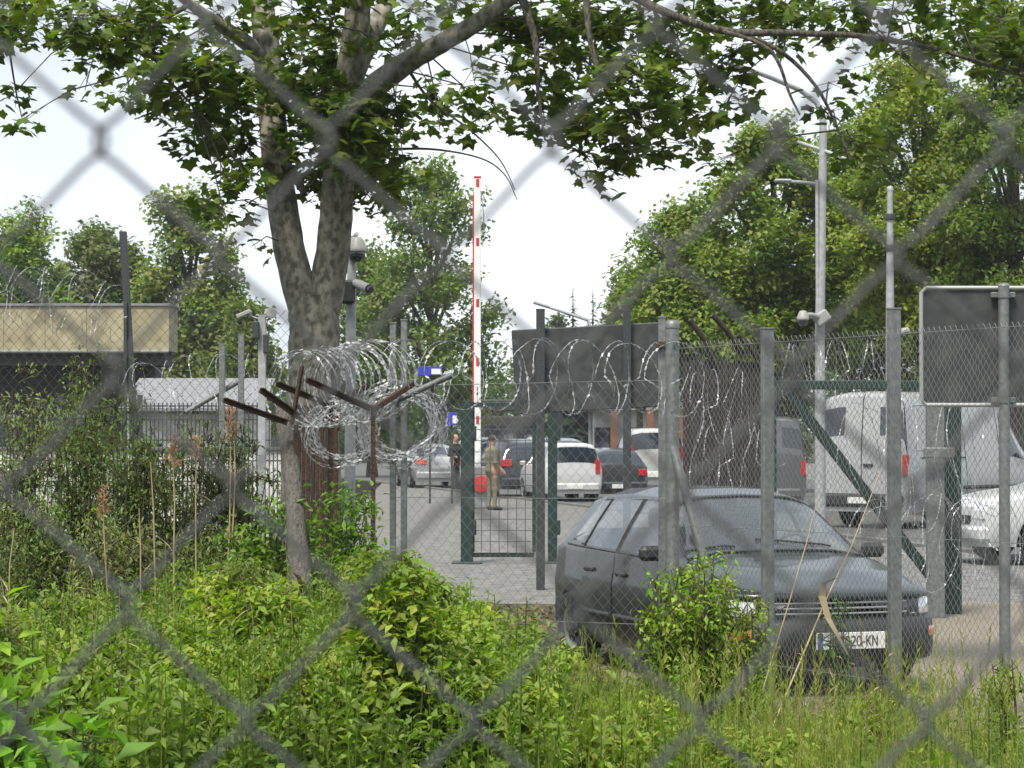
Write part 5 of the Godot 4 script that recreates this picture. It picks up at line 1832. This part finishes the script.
func foreground_plants():
	var fine := spray(301, 9, .10, .045, .020)
	var mid := spray(302, 9, .12, .07, .034)
	var dark_leaf := spray(303, 10, .14, .048, .018)
	var broad := spray(304, 7, .12, .10, .05)
	shrub("leafy_shrub", "bright green leafy shrub growing against the fence before the hatchback door", G(700, 15.6), 1.12, .50, Color(.18, .26, .04), 330, fine, 1.1, 22, 401)
	shrub("leafy_shrub", "lower bright shrub leaning at the side of the bigger one before the hatchback", G(662, 15.7), .80, .28, Color(.185, .265, .04), 160, fine, .95, 8, 402)
	shrub("leafy_shrub", "thin upright shrub between the bigger one and the dry stems", G(748, 15.3), .84, .24, Color(.15, .225, .035), 130, fine, .95, 9, 409)
	shrub("climbing_plant", "dark-leaved climbing plant hanging on the fence before the headlight", G(838, 15.9), 1.02, .09, Color(.075, .145, .03), 34, fine, 1.0, 3, 403)
	shrub("leafy_shrub", "fresh green shrub directly behind the thin dead stem", G(272, 17.8), 1.55, .40, Color(.115, .20, .03), 260, mid, 1.0, 12, 404)
	shrub("leafy_shrub", "fresh green shrub between the dead stem and the rusty post", G(345, 17.4), 1.5, .34, Color(.11, .195, .03), 220, mid, 1.0, 12, 405)
	shrub("leafy_shrub", "light green shrub with long blades at the foot of the rusty post", G(395, 16.8), .98, .32, Color(.12, .21, .032), 150, mid, .9, 10, 406)
	var dk := [[20, 21.0, 2.3, .6, "dark olive shrub at the picture's left edge"], [75, 21.6, 2.5, .65, "tallest dark olive shrub before the grille fence"], [130, 20.6, 2.1, .55, "dark olive shrub around the foot of the leaning post"], [185, 21.2, 2.0, .55, "loose grey-green shrub behind the dry reeds"], [238, 21.4, 1.85, .45, "thin grey-green shrub beside the rusty arm"], [45, 18.6, 1.35, .5, "low dark shrub behind the broad-leaved plant"], [110, 18.4, 1.2, .45, "low dark shrub between two dry reeds"], [205, 18.9, 1.1, .42, "low olive shrub under the brown reed plumes"]]
	for k in dk.size():
		var q: Array = dk[k]
		shrub("dark_shrub", q[4], G(q[0], q[1]), q[2], q[3], Color(.12, .165, .055) if k % 3 else Color(.15, .18, .08), 470, dark_leaf, 1.0, 18, 420 + k, "dark shrubs along the yard")
	shrub("broad_leaved_plant", "tall plant with big bright drooping leaves at the lower left edge", G(10, 9.6), 1.2, .22, Color(.15, .27, .03), 48, broad, 1.15, 7, 440)
	shrub("broad_leaved_plant", "plant with broad matt leaves at the bottom left", G(70, 9.2), .95, .24, Color(.11, .215, .035), 40, broad, 1.2, 6, 441)
	shrub("sapling", "slim sapling with pale green top at the bottom before the rusty post", G(416, 10.5), .82, .10, Color(.19, .30, .05), 22, broad, .8, 3, 442)
	shrub("leafy_shrub", "yellowish green low shrub beside the rectangular fence post at the right", G(875, 13.6), .52, .26, Color(.19, .26, .035), 60, fine, 1.0, 9, 443)
	shrub("leafy_shrub", "small green shrub at the foot of the sign pipe", G(1010, 13.2), .75, .15, Color(.11, .18, .035), 40, fine, .9, 6, 444)
	reed("dry reed with a brown drooping plume nearest the left edge", 112, 585, 502, 17.4, -8, .20, 501)
	reed("dry reed with the largest brown plume beside the rusty arm", 226, 540, 424, 18.0, 4, .26, 502)
	reed("dry reed with a narrow brown plume right below the leaning post", 176, 620, 452, 17.2, -3, .22, 503)
	reed("dry reed with a thin pale plume between two browner ones", 198, 560, 448, 17.8, -2, .16, 504)
	reed("bare dry stalk standing close to the reed with the largest plume", 233, 540, 430, 18.0, 1, .1, 505)
	reed("bare bent dry stalk between the two outer reeds", 142, 570, 508, 17.3, -3, 0, 506)
	reed("bare dry stalk leaning beside the narrow plume", 160, 600, 462, 17.3, -9, 0, 507)
	reed("short bare dry stalk at the left edge", 2, 580, 528, 17.0, 12, 0, 508)
	# long dry stem with a bent blade in front of the number plate
	var t := thing("withered_reed", "long pale dry stem with folded blade leaning before the number plate", "reed", W(765, 745, 14.6))
	var b := MB.new()
	b.col = Color(.42, .35, .20)
	b.tube([W(765, 745, 14.6), W(800, 662, 14.7), W(826, 600, 14.8), W(852, 545, 14.9), W(882, 468, 15.0)], [.006, .0055, .005, .004, .002], 5)
	part("stalk", b, mats.dry, t)
	b = MB.new()
	b.col = Color(.36, .30, .19)
	var row := [[836, 578, 1.2], [824, 583, 2.6], [822, 596, 3.6], [828, 618, 3], [838, 636, 1.8], [848, 655, .5]]
	for k in row.size() - 1:
		var q: Array = row[k]
		var r: Array = row[k + 1]
		b.quad(W(q[0] - q[2], q[1], 14.75), W(r[0] - r[2], r[1], 14.75), W(r[0] + r[2], r[1], 14.78), W(q[0] + q[2], q[1], 14.78))
	part("blade", b, mats.dry, t)
	t = thing("withered_reed", "second thin pale dry stem rising between the shrub and the bent one", "reed", G(744, 14.9))
	b = MB.new()
	b.col = Color(.40, .34, .20)
	b.tube([G(744, 14.9), W(790, 600, 15.0), W(806, 545, 15.1), W(818, 498, 15.2)], [.004, .0035, .003, .0015], 4)
	part("stalk", b, mats.dry, t)

func trees():
	for k in 5: sprays.append(spray(200 + k, 11, .34, .15, .105))
	var g := "trees beyond the checkpoint"
	var T := [
		# px, depth, top y, half width px, lowest foliage y, tone, leaf sprays, label
		[690, 64, 205, 78, 372, Color(0.142, 0.183, 0.046), 2300, "round green tree that stands closest to the grey board"],
		[775, 60, 118, 90, 350, Color(0.135, 0.177, 0.039), 2900, "broad green tree behind the tall street lamp"],
		[850, 70, 120, 80, 350, Color(0.114, 0.146, 0.048), 1900, "darker tree filling the gap between the two lamp poles"],
		[925, 57, 50, 95, 340, Color(0.163, 0.201, 0.039), 2900, "tall yellowish green tree behind the thin lamp pole"],
		[1015, 54, 5, 100, 330, Color(0.121, 0.159, 0.041), 2900, "tallest dense tree rising above the grey sign panel"],
		[640, 85, 265, 55, 380, Color(0.128, 0.159, 0.060), 900, "low pale tree behind the wide grey board"],
		[740, 78, 270, 95, 400, Color(0.099, 0.134, 0.041), 1500, "low dense tree above the boarded screen"],
		[960, 72, 230, 110, 400, Color(0.106, 0.140, 0.039), 1800, "low dense tree behind the white van"],
		[430, 98, 158, 76, 395, Color(0.114, 0.152, 0.046), 1250, "airy tree standing beside the barrier boom"],
		[372, 104, 250, 60, 420, Color(0.106, 0.140, 0.046), 900, "smaller tree half hidden by the plane trunk"],
		[190, 88, 190, 66, 400, Color(0.142, 0.171, 0.048), 2100, "tall yellow-green tree above the end of the cream building"],
		[95, 95, 228, 62, 340, Color(0.106, 0.128, 0.060), 1200, "grey-green tree behind the middle of the cream building"],
		[20, 92, 212, 60, 340, Color(0.128, 0.183, 0.041), 1300, "green tree at the left end of the cream building"],
		[245, 84, 300, 40, 420, Color(0.121, 0.152, 0.046), 700, "small tree between the cream building and the plane trunk"],
	]
	for k in T.size():
		var q: Array = T[k]
		var d: float = q[1]
		broad_tree("leafy_tree", q[7], G(q[0], d), W(0, q[2], d).y, q[3] * d / F, maxf(W(0, q[4], d).y, 1.2), 600 + k, q[5], int(q[6] * (.9 if q[0] > 600 else .72)), d / 62.0, g)
	for q in [[573, 150, 287, "left one of the two small far spruces above the board"], [593, 155, 290, "right one of the two small far spruces above the board"]]:
		conifer(q[3], G(q[0], q[1]), W(0, q[2], q[1]).y, int(q[0]))
	for q in [[618, 150, 290, 26, "far pale tree beside the spruces"], [556, 165, 318, 22, "far low tree under the bent street lamp arm"]]:
		broad_tree("leafy_tree", q[4], G(q[0], q[1]), W(0, q[2], q[1]).y, q[3] * q[1] / F, 2.0, int(q[0]), Color(.075, .10, .055), 700, 1.6, "far trees on the skyline")
	# the far wood that closes the horizon
	rng.seed = 700
	var xf := []
	for k in 5200:
		var px := R(-200, 1250)
		var d := R(150, 175)
		var top := 385.0 + 18.0 * sin(px * .021) + 9.0 * sin(px * .067)
		xf.append(turned(W(px, 0, d) * Vector3(1, 0, 1) + Vector3(0, R(.4, W(0, top, d).y), 0), R(2.0, 3.6)))
	var o := many("far_wood", sprays[0], mats.leaf, self, xf, leaf_cols(xf.size(), Color(.06, .085, .04)))
	tag(o, "far dark belt of trees closing the horizon behind the cars", "wood")

func checkpoint():
	# roof and booths of the crossing, far behind the cars
	var d := 105.0
	var t := thing("checkpoint_building", "low checkpoint building with pale wall and brick pillars behind the dark hatch", "building", G(630, d))
	var b := MB.new()
	var x0 := W(596, 0, d).x
	var x1 := W(690, 0, d).x
	b.box(Vector3((x0 + x1) / 2, 1.35, -d - 3), Vector3(x1 - x0, 2.7, 5))
	part("wall", b, mats.pale_wall, t)
	b = MB.new()
	b.box(Vector3((x0 + x1) / 2, 2.85, -d - 3), Vector3(x1 - x0 + .8, .35, 6.4), Basis.IDENTITY, .03)
	part("roof", b, mats.slate_roof, t)
	for px in [614, 650, 682]:
		b = MB.new()
		b.box(G(px, d - .3) + Vector3(0, 1.34, 0), Vector3(.28, 2.66, .3), Basis.IDENTITY, .01)
		part("pillar", b, mats.brick_red, t)
	for px in [603, 632, 666]:
		b = MB.new()
		b.box(G(px, d + .47) + Vector3(0, 1.5, 0), Vector3(.7, 1.0, .06), Basis.IDENTITY, .01)
		part("window", b, mats.glass, t)
	t = thing("checkpoint_canopy", "dark flat canopy on posts spanning the road behind the queue", "canopy", G(520, 118))
	b = MB.new()
	b.box(G(530, 118) + Vector3(0, 3.0, 0), Vector3(9.0, .5, 7.0), Basis.IDENTITY, .04)
	part("roof", b, mats.dark_paint, t)
	for px in [445, 500, 560, 612]:
		b = MB.new()
		b.box(G(px, 117) + Vector3(0, 1.4, 0), Vector3(.22, 2.8, .22), Basis.IDENTITY, .02)
		part("post", b, mats.grey_pole, t)
	t = thing("inspection_booth", "dark glazed booth under the flat canopy", "booth", G(512, 112))
	b = MB.new()
	b.box(G(512, 112) + Vector3(0, 1.25, 0), Vector3(2.6, 2.5, 2.2), Basis.IDENTITY, .03)
	part("wall", b, mats.dark_wall, t)
	for k in 3:
		b = MB.new()
		b.box(G(512, 110.87) + Vector3((k - 1) * .8, 1.6, 0), Vector3(.68, 1.0, .05), Basis.IDENTITY, .01)
		part("window", b, mats.glass, t)

func traffic():
	mat("van_white", C(.33, .34, .345), 0.45, 0.0, {"coat": .4})
	mat("silver", C(.42, .43, .44), 0.35, 0.5, {"coat": .8})
	mat("graphite", C(.035, .038, .042), 0.35, 0.3, {"coat": .8})
	mat("blue", C(.05, .09, .17), 0.35, 0.3, {"coat": .8})
	mat("grey_car", C(.12, .125, .13), 0.35, 0.4, {"coat": .8})
	var away := deg_to_rad(101.0)
	var back := func(px: float, d: float, half: float) -> Vector3:   # middle of a vehicle whose tail shows at px
		return G(px, d) + Vector3(cos(away), 0, -sin(away)) * half
	vehicle("sedan", "silver sedan with lit brake lights at the far end of the queue", back.call(440, 84, 2.25), away, "sedan", mats.silver, {"braking": true})
	vehicle("hatchback", "blue car seen between the person in uniform and the dark sport utility", back.call(508, 90, 1.9), away, "hatch", mats.blue, {"scale": 1.08})
	vehicle("sport_utility", "dark sport utility car waiting in front of the pair of green posts", back.call(530, 71, 2.2), away, "suv", mats.graphite)
	vehicle("sport_utility", "black car standing behind the person in uniform", back.call(488, 97, 2.2), away, "suv", mats.graphite)
	vehicle("sport_utility", "grey sport utility with roof rails standing behind the white one", back.call(568, 84, 2.2), away, "suv", mats.grey_car)
	vehicle("sport_utility", "white car waiting between the green posts and the dark hatch", back.call(577, 67, 2.2), away, "mpv", mats.white_paint, {"scale": .86})
	vehicle("sedan", "dark blue-grey car with red tail lights just above the hatchback's rear", back.call(622, 68, 2.0), away, "hatch", mats.graphite, {"scale": 1.0})
	vehicle("people_carrier", "white people carrier whose red tail light shows beside the round corner post", back.call(664, 80, 2.2), away - .12, "mpv", mats.white_paint, {"scale": 1.08})
	vehicle("minibus", "grey minibus standing left of the white van", back.call(788, 58, 2.5), away - .18, "van", mats.grey_car, {"category": "van", "scale": .9, "dark_bumper": false})
	var turn := deg_to_rad(50.0)
	vehicle("panel_van", "large white panel van with dark bumper behind the green gate frame", G(864, 49) + Vector3(cos(turn), 0, -sin(turn)) * 2.75, turn, "van", mats.van_white, {"category": "van", "scale": 1.07})
	vehicle("family_car", "white car cut off by the picture's right edge behind the sign pipe", G(1106, 36.5), deg_to_rad(180 + 14), "suv", mats.white_paint, {"group": ""})

func ground_and_roads():
	var b := MB.new()
	var n := 24
	for k in n:
		for j in n:
			var x0 := lerpf(-260, 260, k / float(n)); var x1 := lerpf(-260, 260, (k + 1.0) / n)
			var z0 := lerpf(20, -420, j / float(n)); var z1 := lerpf(20, -420, (j + 1.0) / n)
			b.quad(Vector3(x0, 0, z0), Vector3(x1, 0, z0), Vector3(x1, 0, z1), Vector3(x0, 0, z1))
	setting("ground", b, mats.soil)
	b = MB.new()
	b.poly([Vector3(-3.4, .004, -28), Vector3(24, .004, -24), Vector3(60, .004, -60), Vector3(30, .004, -180), Vector3(-26, .004, -200), Vector3(-4.6, .004, -92), Vector3(-3.6, .004, -60)], Vector3.UP)
	setting("road_apron", b, mats.concrete)
	b = MB.new()
	b.poly([Vector3(.3, .006, -19.8), Vector3(1.35, .006, -17.3), Vector3(2.4, .006, -15.6), Vector3(3.3, .006, -13.4), Vector3(14, .006, -12), Vector3(14, .006, -26.4), Vector3(.6, .006, -28.5)], Vector3.UP)
	setting("gravel_drive", b, mats.gravel)
	# traffic lanes with a kerb along their near edge
	var p := Vector3(9.4, 0, -28.0)
	var q := Vector3(-24.0, 0, -183.0)
	var u := (q - p).normalized()
	var s := u.cross(Vector3.UP)
	b = MB.new()
	b.poly([p + Vector3(0, .008, 0), p + s * 17.0 + Vector3(0, .008, 0), q + s * 17.0 + Vector3(0, .008, 0), q + Vector3(0, .008, 0)], Vector3.UP)
	if s.x < 0: pass
	setting("road", b, mats.asphalt)
	b = MB.new()
	for k in 60:
		var a := p.lerp(q, k / 60.0)
		var e := p.lerp(q, (k + .985) / 60.0)
		b.box((a + e) / 2 + Vector3(0, .02, 0) - s * .1, Vector3((e - a).length(), .09, .14), Basis(u, Vector3.UP, u.cross(Vector3.UP)), .01)
	setting("kerb", b, mats.concrete)

func clouds() -> ImageTexture:                           # thin even cloud with soft patches
	var nz := FastNoiseLite.new()
	nz.seed = 12
	nz.frequency = 1.6
	nz.fractal_octaves = 5
	var im := Image.create(512, 256, false, Image.FORMAT_RGBA8)
	for y in 256:
		for x in 512:
			var u := TAU * x / 512.0
			var v := PI * (y + .5) / 256.0
			var p := Vector3(sin(v) * cos(u), cos(v) * 2.2, sin(v) * sin(u))
			var f := clampf(.5 + nz.get_noise_3dv(p * 1.6) * 1.1, 0, 1)
			im.set_pixel(x, y, Color(1, .995, .985, f * .36))
	return ImageTexture.create_from_image(im)

func _ready():
	# camera, sky, sun, exposure
	var cam := Camera3D.new()
	cam.name = "camera"
	add_child(cam)
	var at := CameraAttributesPhysical.new()
	at.frustum_focal_length = 118.5
	at.frustum_focus_distance = 18.5
	at.frustum_near = .05
	at.frustum_far = 900.0
	at.exposure_aperture = 25.0
	cam.attributes = at
	cam.fov = rad_to_deg(2.0 * atan(384.0 / F))
	cam.near = .05
	cam.far = 900.0
	cam.transform = Transform3D(aim, EYE)
	cam.current = true
	var sky := ProceduralSkyMaterial.new()
	sky.sky_top_color = Color(.67, .725, .785)
	sky.sky_horizon_color = Color(.75, .78, .81)
	sky.sky_curve = .22
	sky.ground_bottom_color = Color(.20, .21, .17)
	sky.ground_horizon_color = Color(.45, .46, .42)
	sky.sun_angle_max = 1.0
	sky.sky_cover = clouds()
	sky.sky_cover_modulate = Color(1, 1, 1)
	var env := Environment.new()
	env.background_mode = Environment.BG_SKY
	env.sky = Sky.new()
	env.sky.sky_material = sky
	env.background_energy_multiplier = 1.0
	env.tonemap_mode = Environment.TONE_MAPPER_LINEAR
	env.tonemap_exposure = 1.5
	env.fog_enabled = true
	env.fog_density = .0003
	env.fog_light_color = Color(.86, .89, .91)
	env.sdfgi_enabled = true
	env.ssao_enabled = true
	env.ssil_enabled = true
	var we := WorldEnvironment.new()
	we.name = "world_environment"
	we.environment = env
	add_child(we)
	var sun := DirectionalLight3D.new()
	sun.name = "sun"
	sun.light_energy = 1.25
	sun.light_angular_distance = 14.0
	sun.light_color = Color(1.0, .97, .92)
	sun.shadow_enabled = true
	sun.rotation_degrees = Vector3(-60, -24, 0)
	add_child(sun)

	build_materials()
	ground_and_roads()
	checkpoint()
	left_side()
	trees()
	plane_tree()
	poles_and_signs()
	gates()
	near_fence()
	traffic()
	hatchback()
	people()
	foreground_plants()
	ground_cover()
	thicket()
	lens_fence()
